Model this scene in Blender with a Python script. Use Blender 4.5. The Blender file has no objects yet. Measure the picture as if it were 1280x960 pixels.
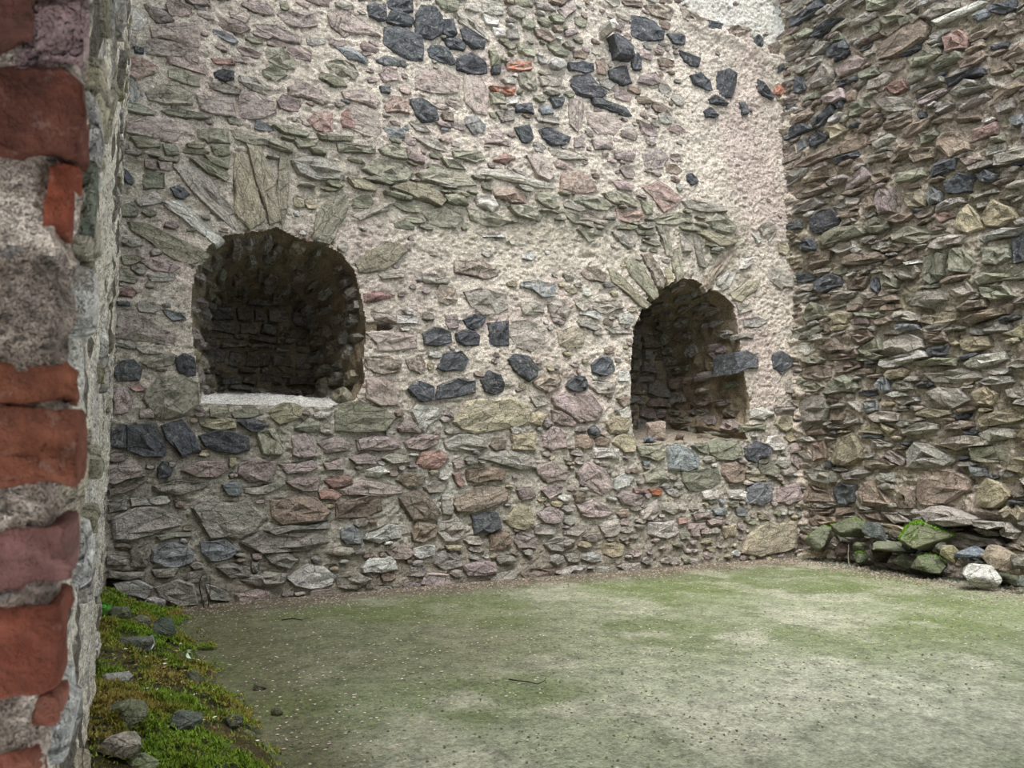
import bpy, bmesh, math, random
import numpy as np
from mathutils import Vector, Matrix
C = bpy.context.scene.collection
RND = random.Random(7)

# ---------------------------------------------------------------- camera
CAM = np.array([0.0, 0.0, 1.25])
F_PX = 962.0
YAW, PITCH = math.radians(27.3), math.radians(5.6)
cam_d = bpy.data.cameras.new('camera')
cam_d.sensor_width = 36.0
cam_d.lens = 36.0 * F_PX / 1280.0
cam_d.clip_start = 0.02
cam_d.dof.use_dof = True
cam_d.dof.focus_distance = 8.5
cam_d.dof.aperture_fstop = 14.0
cam = bpy.data.objects.new('camera', cam_d)
C.objects.link(cam)
cam.location = CAM.tolist()
cam.rotation_euler = (math.pi / 2 + PITCH, 0, -YAW)
bpy.context.scene.camera = cam

# ---------------------------------------------------------------- daylight: bright overcast sky above the roofless room
world = bpy.data.worlds.new('overcast_sky')
bpy.context.scene.world = world
world.use_nodes = True
wn, wl = world.node_tree.nodes, world.node_tree.links
wbg = wn['Background']
wbg.inputs['Color'].default_value = (0.86, 0.94, 1.0, 1)
wbg.inputs['Strength'].default_value = 1.0
sun_d = bpy.data.lights.new('hazy_sun', 'SUN')
sun_d.energy = 2.8
sun_d.angle = math.radians(40)
sun_d.color = (1.0, 0.975, 0.94)
sun = bpy.data.objects.new('hazy_sun', sun_d)
C.objects.link(sun)
sun.rotation_euler = Vector((0.32, 0.58, -1.05)).to_track_quat('-Z', 'Y').to_euler()

vs = bpy.context.scene.view_settings
vs.view_transform = 'Standard'
vs.look = 'None'
vs.exposure = 1.03
vs.gamma = 1.0
vs.use_curve_mapping = False

# ---------------------------------------------------------------- measuring: a point of the photograph -> a point on a real surface
_r = np.array([math.cos(YAW), -math.sin(YAW), 0.0])
_f = np.array([math.sin(YAW) * math.cos(PITCH), math.cos(YAW) * math.cos(PITCH), math.sin(PITCH)])
_u = np.cross(_r, _f)
def ray(px, py):
    d = _f + _r * (px - 640) / F_PX + _u * (480 - py) / F_PX
    return d
def hit(px, py, p0, n):
    d = ray(px, py); n = np.array(n, float)
    t = np.dot(np.array(p0, float) - CAM, n) / np.dot(d, n)
    return CAM + d * t
def to_px(P):
    q = P - CAM
    z = q @ _f
    return 640 + F_PX * (q @ _r) / z, 480 - F_PX * (q @ _u) / z
D = hit(250, 755, (0, 0, 0), (0, 0, 1))[1]
R = hit(1003, 684, (0, D, 0), (0, 1, 0))[0]
XL = -0.045
HT = 8.6

# ---------------------------------------------------------------- noise
def _h(ix, iy, seed):
    n = (ix.astype(np.int64) * 374761393 + iy.astype(np.int64) * 668265263 + seed * 974634777) & 0xffffffff
    n = ((n ^ (n >> 13)) * 1274126177) & 0xffffffff
    n = n ^ (n >> 16)
    return (n & 0xffff) / 65535.0
def vn(x, y, seed=0):
    x = np.asarray(x, float); y = np.asarray(y, float)
    ix, iy = np.floor(x), np.floor(y)
    fx, fy = x - ix, y - iy
    fx = fx * fx * (3 - 2 * fx); fy = fy * fy * (3 - 2 * fy)
    a = _h(ix, iy, seed); b = _h(ix + 1, iy, seed); c = _h(ix, iy + 1, seed); d = _h(ix + 1, iy + 1, seed)
    return (a * (1 - fx) + b * fx) * (1 - fy) + (c * (1 - fx) + d * fx) * fy
def fbm(x, y, seed=0, o=3):
    s = 0; a = 0.5; t = 0
    for k in range(o):
        s = s + a * vn(x, y, seed + k * 17); t += a
        x = x * 2.03 + 5.1; y = y * 2.03 + 3.7; a *= 0.5
    return s / t
def sst(a, b, x):
    t = np.clip((x - a) / (b - a), 0, 1)
    return t * t * (3 - 2 * t)
def lin(c):
    c = np.asarray(c, float) / 255.0
    return np.where(c <= 0.04045, c / 12.92, ((c + 0.055) / 1.055) ** 2.4)

# ---------------------------------------------------------------- materials
def N(nt, t, **kw):
    n = nt.nodes.new(t)
    for k, v in kw.items():
        if k in n.inputs: n.inputs[k].default_value = v
        else: setattr(n, k, v)
    return n
def ramp(nt, src, stops, link=True):
    r = nt.nodes.new('ShaderNodeValToRGB')
    e = r.color_ramp.elements
    while len(e) < len(stops): e.new(0.5)
    for k, (p, c) in enumerate(stops):
        e[k].position = p
        e[k].color = (c, c, c, 1) if isinstance(c, (int, float)) else (*c, 1)
    nt.links.new(src, r.inputs[0])
    return r.outputs[0]
def mixc(nt, fac, a, b, mode='MIX'):
    m = nt.nodes.new('ShaderNodeMix'); m.data_type = 'RGBA'; m.blend_type = mode
    for s, v in ((m.inputs[0], fac), (m.inputs[6], a), (m.inputs[7], b)):
        if isinstance(v, (int, float)): s.default_value = v
        elif isinstance(v, tuple): s.default_value = v
        else: nt.links.new(v, s)
    return m.outputs[2]
def math_(nt, op, a, b=0.0):
    m = nt.nodes.new('ShaderNodeMath'); m.operation = op
    for s, v in ((m.inputs[0], a), (m.inputs[1], b)):
        if isinstance(v, (int, float)): s.default_value = v
        else: nt.links.new(v, s)
    return m.outputs[0]
def noise(nt, vec, scale, detail=4, rough=0.6, out=0):
    n = N(nt, 'ShaderNodeTexNoise'); n.inputs['Scale'].default_value = scale
    n.inputs['Detail'].default_value = detail; n.inputs['Roughness'].default_value = rough
    nt.links.new(vec, n.inputs['Vector']); return n.outputs[out]
def mapped(nt, src, sc, rand=False):
    m = N(nt, 'ShaderNodeMapping'); m.inputs['Scale'].default_value = sc
    nt.links.new(src, m.inputs['Vector'])
    if rand:
        oi = N(nt, 'ShaderNodeObjectInfo')
        k = N(nt, 'ShaderNodeVectorMath', operation='SCALE'); k.inputs[0].default_value = (31, 17, 43)
        nt.links.new(oi.outputs['Random'], k.inputs['Scale']); nt.links.new(k.outputs[0], m.inputs['Location'])
    return m.outputs[0]
def new_mat(name):
    m = bpy.data.materials.new(name); m.use_nodes = True
    nt = m.node_tree; b = nt.nodes['Principled BSDF']
    b.inputs['Roughness'].default_value = 0.9
    b.inputs['Specular IOR Level'].default_value = 0.25
    return m, nt, b
def bump(nt, b, h, strength, dist, prev=None):
    n = N(nt, 'ShaderNodeBump'); n.inputs['Strength'].default_value = strength; n.inputs['Distance'].default_value = dist
    nt.links.new(h, n.inputs['Height'])
    if prev is not None: nt.links.new(prev, n.inputs['Normal'])
    nt.links.new(n.outputs[0], b.inputs['Normal'])
    return n.outputs[0]

def stone_material(name, smear):
    m, nt, b = new_mat(name)
    at = N(nt, 'ShaderNodeAttribute'); at.attribute_name = 'tint'
    tc = N(nt, 'ShaderNodeTexCoord')
    v1 = mapped(nt, tc.outputs['Object'], (9, 14, 24), True)      # bedding runs along the stone
    v2 = mapped(nt, tc.outputs['Object'], (1, 1, 1), True)
    bed = noise(nt, v1, 1.0, 5, 0.65)
    fine = noise(nt, v2, 70, 4, 0.7)
    patch = noise(nt, v2, 9, 3, 0.6)
    c = mixc(nt, 1.0, at.outputs['Color'], ramp(nt, bed, [(0.30, 0.42), (0.44, 0.90), (0.56, 1.10), (0.72, 1.6)]), 'MULTIPLY')
    c = mixc(nt, 1.0, c, ramp(nt, fine, [(0.30, 0.5), (0.5, 1.0), (0.70, 1.55)]), 'MULTIPLY')
    pit = ramp(nt, noise(nt, v2, 42, 5, 0.8), [(0.36, 0.30), (0.43, 1.0)])
    c = mixc(nt, 0.9, c, pit, 'MULTIPLY')
    vo = N(nt, 'ShaderNodeTexVoronoi'); vo.feature = 'DISTANCE_TO_EDGE'; vo.inputs['Scale'].default_value = 1.0
    vd = mixc(nt, 0.12, mapped(nt, tc.outputs['Object'], (5, 8, 14), True), noise(nt, v2, 14, 4, 0.7, 1))
    nt.links.new(vd, vo.inputs['Vector'])
    crack = ramp(nt, vo.outputs['Distance'], [(0.0, 0.35), (0.035, 1.0)])
    c = mixc(nt, 0.8, c, crack, 'MULTIPLY')
    hue = noise(nt, v2, 5, 2, 0.5, 1)
    c = mixc(nt, 0.06, c, hue, 'OVERLAY')
    # pale dusty mortar smears and lichen on the face
    dust = ramp(nt, noise(nt, v2, 22, 5, 0.75), [(0.62 - .16 * smear, 0.0), (0.72 - .14 * smear, 0.9)])
    c = mixc(nt, math_(nt, 'MULTIPLY', dust, 0.55 + .25 * smear), c, (0.54, 0.48, 0.41, 1))
    li = ramp(nt, noise(nt, v2, 14, 4, 0.7), [(0.36, 0.0), (0.58, 1.0)])
    c = mixc(nt, math_(nt, 'MULTIPLY', li, at.outputs['Alpha']), c, (0.23, 0.228, 0.16, 1))
    nt.links.new(c, b.inputs['Base Color'])
    p = bump(nt, b, crack, 0.8, 0.02)
    p = bump(nt, b, bed, 0.9, 0.035, p)
    p = bump(nt, b, noise(nt, v2, 38, 4, 0.75), 1.0, 0.028, p)
    bump(nt, b, patch, 0.6, 0.03, p)
    return m
def mortar_material():
    m, nt, b = new_mat('rough_lime_mortar')
    at = N(nt, 'ShaderNodeAttribute'); at.attribute_name = 'tint'
    ge = N(nt, 'ShaderNodeNewGeometry')
    P = ge.outputs['Position']
    v = mapped(nt, P, (1, 1, 1.35))
    a = noise(nt, v, 34, 5, 0.75)
    s = noise(nt, v, 95, 3, 0.8)
    big = noise(nt, v, 3.2, 4, 0.65)
    c = mixc(nt, 1.0, at.outputs['Color'], ramp(nt, a, [(0.30, 0.30), (0.44, 0.88), (0.54, 1.08), (0.68, 1.5)]), 'MULTIPLY')
    c = mixc(nt, 1.0, c, ramp(nt, s, [(0.36, 0.32), (0.47, 1.0), (0.66, 1.35)]), 'MULTIPLY')
    c = mixc(nt, 1.0, c, ramp(nt, big, [(0.3, 0.84), (0.7, 1.14)]), 'MULTIPLY')
    # pinkish crushed aggregate
    ag = ramp(nt, noise(nt, v, 18, 3, 0.7), [(0.55, 0.0), (0.66, 0.7)])
    c = mixc(nt, math_(nt, 'MULTIPLY', ag, 0.6), c, (0.33, 0.25, 0.215, 1))
    li = ramp(nt, noise(nt, v, 12, 4, 0.75), [(0.36, 0.0), (0.60, 1.0)])
    c = mixc(nt, math_(nt, 'MULTIPLY', li, at.outputs['Alpha']), c, (0.215, 0.225, 0.135, 1))
    nt.links.new(c, b.inputs['Base Color'])
    p = bump(nt, b, a, 1.0, 0.045)
    bump(nt, b, s, 0.9, 0.010, p)
    return m
def brick_material():
    m, nt, b = new_mat('old_red_brick')
    at = N(nt, 'ShaderNodeAttribute'); at.attribute_name = 'tint'
    tc = N(nt, 'ShaderNodeTexCoord'); v = mapped(nt, tc.outputs['Object'], (1, 1, 1), True)
    a = noise(nt, v, 28, 5, 0.7)
    c = mixc(nt, 1.0, at.outputs['Color'], ramp(nt, a, [(0.28, 0.45), (0.5, 1.0), (0.75, 1.5)]), 'MULTIPLY')
    d = ramp(nt, noise(nt, v, 60, 4, 0.75), [(0.57, 0.0), (0.68, 0.8)])
    c = mixc(nt, math_(nt, 'MULTIPLY', d, 0.35), c, (0.30, 0.20, 0.16, 1))
    nt.links.new(c, b.inputs['Base Color'])
    p = bump(nt, b, a, 1.0, 0.014)
    bump(nt, b, noise(nt, v, 130, 4, 0.75), 1.0, 0.004, p)
    return m
def floor_material():
    m, nt, b = new_mat('algae_covered_screed')
    at = N(nt, 'ShaderNodeAttribute'); at.attribute_name = 'tint'
    ge = N(nt, 'ShaderNodeNewGeometry'); P = ge.outputs['Position']
    v = mapped(nt, P, (1, 1, 1))
    a = noise(nt, v, 60, 5, 0.8)
    s = noise(nt, v, 5.5, 6, 0.72)
    c = mixc(nt, 1.0, at.outputs['Color'], ramp(nt, a, [(0.32, 0.42), (0.48, 0.96), (0.56, 1.08), (0.70, 1.65)]), 'MULTIPLY')
    c = mixc(nt, 1.0, c, ramp(nt, s, [(0.34, 0.62), (0.5, 1.0), (0.64, 1.25)]), 'MULTIPLY')
    g = ramp(nt, noise(nt, v, 22, 8, 0.85), [(0.42, 0.0), (0.58, 1.0)])
    c = mixc(nt, math_(nt, 'MULTIPLY', g, at.outputs['Alpha']), c, (0.125, 0.165, 0.045, 1))
    mid = ramp(nt, noise(nt, v, 24, 5, 0.8), [(0.36, 0.62), (0.5, 1.0), (0.64, 1.3)])
    c = mixc(nt, 1.0, c, mid, 'MULTIPLY')
    sp = ramp(nt, noise(nt, v, 120, 2, 0.6), [(0.66, 0.0), (0.70, 1.0)])
    c = mixc(nt, math_(nt, 'MULTIPLY', sp, 0.45), c, (0.40, 0.40, 0.33, 1))
    nt.links.new(c, b.inputs['Base Color'])
    p = bump(nt, b, a, 0.7, 0.014)
    bump(nt, b, s, 0.4, 0.02, p)
    return m
def plain_material(name, col, rough=0.8, var=0.35, scale=40, bm=0.004, trans=0.0):
    m, nt, b = new_mat(name)
    tc = N(nt, 'ShaderNodeTexCoord'); v = mapped(nt, tc.outputs['Object'], (1, 1, 1), True)
    n = noise(nt, v, scale, 4, 0.7)
    c = mixc(nt, 1.0, (*lin(col), 1), ramp(nt, n, [(0.3, 1 - var), (0.7, 1 + var)]), 'MULTIPLY')
    nt.links.new(c, b.inputs['Base Color']); b.inputs['Roughness'].default_value = rough
    bump(nt, b, n, 0.5, bm)
    return m
def tint_material(name, rough=0.8):
    m, nt, b = new_mat(name)
    at = N(nt, 'ShaderNodeAttribute'); at.attribute_name = 'tint'
    nt.links.new(at.outputs['Color'], b.inputs['Base Color']); b.inputs['Roughness'].default_value = rough
    return m
M_STONE, M_SMEARED = stone_material('weathered_stone', .35), stone_material('mortar_smeared_stone', 1.0)
M_MORTAR, M_BRICK, M_FLOOR = mortar_material(), brick_material(), floor_material()
M_MOSS = tint_material('moss_fronds', 0.7)
M_CHIP = tint_material('petals_and_chips', 0.8)

# ---------------------------------------------------------------- mesh helpers
def make_mesh(name, verts, faces, mat, tint=None, smooth=False):
    """faces: list of tuples or (M,3)/(M,4) array; tint: (4,) or (V,4)"""
    me = bpy.data.meshes.new(name)
    verts = np.asarray(verts, np.float32)
    if isinstance(faces, np.ndarray):
        k = faces.shape[1]; nf = len(faces)
        me.vertices.add(len(verts)); me.vertices.foreach_set('co', verts.ravel())
        me.loops.add(nf * k); me.loops.foreach_set('vertex_index', faces.astype(np.int32).ravel())
        me.polygons.add(nf); me.polygons.foreach_set('loop_start', np.arange(0, nf * k, k, dtype=np.int32))
        me.polygons.foreach_set('loop_total', np.full(nf, k, np.int32))
        me.update(calc_edges=True)
    else:
        me.from_pydata([tuple(map(float, v)) for v in verts], [], [tuple(map(int, f)) for f in faces]); me.update()
    me.materials.append(mat)
    if tint is not None:
        t = np.asarray(tint, np.float32)
        if t.ndim == 1: t = np.tile(t, (len(verts), 1))
        a = me.attributes.new('tint', 'FLOAT_COLOR', 'POINT'); a.data.foreach_set('color', t.ravel())
    if smooth: me.polygons.foreach_set('use_smooth', np.ones(len(me.polygons), bool))
    return me
def link(name, me, parent=None, mtx=None):
    o = bpy.data.objects.new(name, me); C.objects.link(o)
    if parent is not None: o.parent = parent
    if mtx is not None: o.matrix_local = mtx
    return o
def tag(o, label=None, cat=None, group=None, kind=None):
    for k, v in (('label', label), ('category', cat), ('group', group), ('kind', kind)):
        if v: o[k] = v
    return o

PAL = {'K': (88, 90, 95), 'P': (162, 148, 144), 'R': (162, 134, 127), 'G': (160, 154, 146), 'V': (143, 141, 126), 'T': (168, 158, 136),
       'O': (176, 112, 88), 'L': (196, 192, 185), 'B': (142, 128, 116), 'S': (160, 153, 136), 'U': (134, 137, 140)}
MOSSY = {'V': 0.26, 'S': 0.2, 'T': 0.10}
def tint_of(code, rng, extra_moss=0.0, gain=1.0):
    c = lin(PAL[code]) * rng.uniform(0.78, 1.22) * gain
    c = c * np.array([rng.uniform(.97, 1.04), 1, rng.uniform(.96, 1.03)])
    return np.array([*np.clip(c, 0.01, 0.85), min(1, MOSSY.get(code, 0.03) * rng.uniform(.5, 1.4) + extra_moss)])

def stone_geo(poly, proud, rng, rings=True, rough=1.0, sink=0.05):
    """poly: CCW (n,2) outline in the wall's plane. Angular block: sides, chipped arris, faceted and tilted face."""
    P = np.asarray(poly, float)
    n = len(P); c = P.mean(0)
    per = np.linalg.norm(np.roll(P, -1, 0) - P, axis=1)
    tgt = max(9, n + 2) if rings else max(7, n)
    out = []
    extra = tgt - n
    order = np.argsort(-per)[:max(0, extra)] if extra > 0 else []
    for i in range(n):
        a, b = P[i], P[(i + 1) % n]; out.append(a)
        if i in order:
            t = rng.uniform(.35, .65); q = a * (1 - t) + b * t
            d = np.array([b[1] - a[1], a[0] - b[0]]); out.append(q + d * rng.uniform(-.07, .10))
    P = np.array(out); n = len(P)
    sz = math.sqrt(abs(np.ptp(P[:, 0]) * np.ptp(P[:, 1])))
    ta, tb = rng.uniform(-.10, .10) * rough, rng.uniform(-.16, .08) * rough
    def w(q, base, j): return base + (q[0] - c[0]) * ta + (q[1] - c[1]) * tb + rng.uniform(-j, j)
    V = [(q[0], q[1], -sink) for q in P + (P - c) * 0.04]
    jj = min(0.018, sz * 0.07) * rough
    V += [(q[0], q[1], w(q, proud * 0.45, jj)) for q in P]
    ins = [c + (q - c) * rng.uniform(.84, .97) for q in P]
    V += [(q[0], q[1], w(q, proud * 0.95, jj)) for q in ins]
    Fc = []
    for k in range(2):
        for i in range(n):
            j = (i + 1) % n
            Fc.append((k * n + i, k * n + j, (k + 1) * n + j, (k + 1) * n + i))
    if rings:
        m = max(3, n // 2)
        mid = []
        for i in range(m):
            q0 = ins[(i * n) // m]; q = c + (q0 - c) * rng.uniform(.38, .62); mid.append(len(V)); V.append((q[0], q[1], w(q, proud * 1.05, jj * 1.8)))
        for i in range(m):
            a0, a1 = (i * n) // m, ((i + 1) * n) // m
            m0, m1 = mid[i], mid[(i + 1) % m]
            for a in range(a0, a1): Fc.append((2 * n + a % n, 2 * n + (a + 1) % n, m0 if a < (a0 + a1) / 2 - .01 or a1 - a0 == 1 else m0))
            Fc.append((2 * n + a1 % n, m1, m0))
        V.append((*c, w(c, proud * 1.08, jj * 2))); e = len(V) - 1
        for i in range(m): Fc.append((mid[i], mid[(i + 1) % m], e))
    else:
        V.append((*c, w(c, proud * 1.06, jj * 2))); e = len(V) - 1
        for i in range(n): Fc.append((2 * n + i, 2 * n + (i + 1) % n, e))
    return np.array(V), Fc

def ccw(P):
    P = np.asarray(P, float)
    a = np.sum(P[:, 0] * np.roll(P[:, 1], -1) - np.roll(P[:, 0], -1) * P[:, 1])
    return P if a > 0 else P[::-1]
def area(P):
    return abs(np.sum(P[:, 0] * np.roll(P[:, 1], -1) - np.roll(P[:, 0], -1) * P[:, 1])) / 2
def inside(P, x, y):
    r = np.zeros(np.broadcast(x, y).shape, bool); n = len(P)
    for i in range(n):
        (x1, y1), (x2, y2) = P[i], P[(i + 1) % n]
        if y1 == y2: continue
        r ^= ((y1 > y) != (y2 > y)) & (x < (x2 - x1) * (y - y1) / (y2 - y1) + x1)
    return r

class Wall:
    def __init__(s, name, origin, U, Nn, umax, vmax, cell, u0=0.0):
        s.name = name; s.o = np.array(origin, float); s.U = np.array(U, float); s.N = np.array(Nn, float); s.V = np.array((0, 0, 1.0))
        s.cell = cell; s.nu = int(umax / cell) + 1; s.nv = int(vmax / cell) + 1
        s.u0 = u0; s.u = u0 + np.arange(s.nu) * cell; s.v = np.arange(s.nv) * cell - 0.05
        s.occ = np.zeros((s.nv, s.nu), bool); s.hole = np.zeros((s.nv, s.nu), bool); s.sunk = np.zeros((s.nv, s.nu), np.float32)
        s.stones = []
    def from_px(s, px, py):
        q = hit(px, py, s.o, s.N) - s.o
        return np.array([q @ s.U, q[2]])
    def px_of(s, u, v):
        P = s.o + np.multiply.outer(u, s.U) + np.multiply.outer(v, s.V)
        return to_px(P)
    def bulge(s, u, v):
        return (fbm(np.asarray(u) * 0.9, np.asarray(v) * 0.9, 5, 2) - .5) * 0.10
    def window(s, P, pad=0.0):
        i0 = max(0, int((P[:, 0].min() - s.u0 - pad) / s.cell)); i1 = min(s.nu, int((P[:, 0].max() - s.u0 + pad) / s.cell) + 2)
        j0 = max(0, int((P[:, 1].min() + .05 - pad) / s.cell)); j1 = min(s.nv, int((P[:, 1].max() + .05 + pad) / s.cell) + 2)
        return slice(j0, j1), slice(i0, i1)
    def add(s, P, code, proud, pad=1.0, moss=0.0, gain=1.0, name='stone', force=False, sink=.05):
        P = ccw(P); W = s.window(P)
        uu, vv = np.meshgrid(s.u[W[1]], s.v[W[0]])
        if uu.size == 0: return False
        m = inside(P, uu, vv)
        if not force:
            c = P.mean(0); Q = c + (P - c) * pad
            Wq = s.window(Q); uq, vq = np.meshgrid(s.u[Wq[1]], s.v[Wq[0]])
            mq = inside(Q, uq, vq); k = mq.sum()
            if k == 0 or (s.occ[Wq] & mq).sum() > 0.02 * k: return False
        s.occ[W] |= m
        s.sunk[W] = np.maximum(s.sunk[W], inside(P.mean(0) + (P - P.mean(0)) * .90, uu, vv) * 0.032)
        a = area(P); c = P.mean(0)
        dist = np.linalg.norm(s.o + s.U * c[0] + s.V * c[1] - CAM)
        s.stones.append(dict(P=P, code=code, proud=proud, moss=moss, gain=gain, name=name, sink=sink, pa=a / dist ** 2))
        return True
    def build_stones(s, parent, rng, limit=300, rough=1.0, matf=lambda d: M_STONE):
        S = sorted(s.stones, key=lambda d: -d['pa'] * (2.5 if d['code'] in 'KS' else 1))
        bricks = [d for d in S if d['name'] == 'brick']; S = [d for d in S if d['name'] != 'brick']
        single = S[:limit] + bricks; rest = S[limit:]
        for d in single:
            P = d['P']; c = P.mean(0); X = P - c
            w, E = np.linalg.eigh(X.T @ X); ax = E[:, 1]
            if ax[0] < 0: ax = -ax
            ay = np.array([-ax[1], ax[0]])
            L = np.stack([X @ ax, X @ ay], 1)
            V, Fc = stone_geo(L, d['proud'], rng, True, rough * {'S': .35, 'P': .6, 'T': .7, 'R': .7, 'L': .7}.get(d['code'], .9), d['sink'])
            V = np.stack([V[:, 0], -V[:, 2], V[:, 1]], 1)     # local x along bedding, z up the face, -y out of the wall
            me = make_mesh(d['name'], V, Fc, matf(d), tint_of(d['code'], rng, d['moss'], d['gain']))
            A = s.U * ax[0] + s.V * ax[1]; B = s.U * ay[0] + s.V * ay[1]
            o = s.o + s.U * c[0] + s.V * c[1] + s.N * float(s.bulge(c[0], c[1]))
            Mx = Matrix(((A[0], -s.N[0], B[0], o[0]), (A[1], -s.N[1], B[1], o[1]), (A[2], -s.N[2], B[2], o[2]), (0, 0, 0, 1)))
            link(d['name'], me, parent, Mx)
        if rest:
            VV, FF, TT, k = [], [], [], 0
            for d in rest:
                c = d['P'].mean(0)
                V, Fc = stone_geo(d['P'], d['proud'], rng, False, rough)
                W = s.o + np.outer(V[:, 0], s.U) + np.outer(V[:, 1], s.V) + np.outer(V[:, 2] + float(s.bulge(c[0], c[1])), s.N)
                VV.append(W); TT.append(np.tile(tint_of(d['code'], rng, d['moss'], d['gain']), (len(V), 1)))
                FF += [tuple(i + k for i in f) for f in Fc]; k += len(V)
            me = make_mesh('small_stones', np.concatenate(VV), FF, matf(rest[0]), np.concatenate(TT))
            tag(link('small_stones', me, parent), kind='stuff')
    def mortar(s, tintf, amp, deep=0.0, extra=None):
        uu, vv = np.meshgrid(s.u, s.v)
        px, py = s.px_of(uu, vv)
        near = s.sunk > 0
        h = s.bulge(uu, vv) + amp * (fbm(uu / .085, vv / .065, 11, 3) - .5) * 2 + amp * 1.3 * (fbm(uu / .034, vv / .026, 23, 2) - .5) * 2
        pits = vn(uu / .05, vv / .036, 41); h = h - amp * 1.6 * sst(.74, .95, pits)
        h = h - deep * sst(.35, .75, fbm(uu / .32, vv / .16, 77, 3))
        h = h - s.sunk * np.where(near, 1, 0)
        if extra is not None: h = h + extra(px, py, uu, vv)
        Pn = s.o + uu[..., None] * s.U + vv[..., None] * s.V + h[..., None] * s.N
        T = tintf(px, py, uu, vv)
        idx = np.arange(s.nu * s.nv).reshape(s.nv, s.nu)
        q = np.stack([idx[:-1, :-1], idx[:-1, 1:], idx[1:, 1:], idx[1:, :-1]], -1)
        hm = s.hole[:-1, :-1]
        q = q[~hm]
        me = make_mesh(s.name, Pn.reshape(-1, 3), q.reshape(-1, 4), M_MORTAR, T.reshape(-1, 4), True)
        return tag(link(s.name, me), kind='structure')
    def fill(s, zone, rng, tries, sizes):
        for sz in sizes:
            for _ in range(tries):
                u = rng.uniform(0.0, s.u[-1]); v = rng.uniform(0, s.v[-1])
                j, i = int((v + .05) / s.cell), int((u - s.u0) / s.cell)
                if j >= s.nv or i >= s.nu or s.occ[j, i]: continue
                px, py = s.px_of(np.array(u), np.array(v)); px = float(px); py = float(py)
                z = zone(px, py, rng)
                if z is None: continue
                smax, dens, asp, pal, proud, moss = z
                if sz > smax or rng.random() > dens: continue
                a = asp * rng.uniform(.65, 1.5)
                w = sz * math.sqrt(a); h = sz / math.sqrt(a)
                n = rng.choice((5, 6, 6, 7)); th = rng.uniform(-.14, .14); off = rng.uniform(0, 6.28)
                P = []
                for k in range(n):
                    t = off + (k + rng.uniform(-.28, .28)) * 2 * math.pi / n
                    cx, sy = math.cos(t), math.sin(t); g = (abs(cx) ** 3.2 + abs(sy) ** 3.2) ** (-1 / 3.2)
                    g *= rng.uniform(.84, 1.06); x, y = cx * g * w / 2, sy * g * h / 2
                    P.append((u + x * math.cos(th) - y * math.sin(th), v + x * math.sin(th) + y * math.cos(th)))
                s.add(np.array(P), rng.choice(pal), proud * rng.uniform(.6, 1.5), pad=1.10 if sz > .08 else 1.04, moss=moss)
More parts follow.
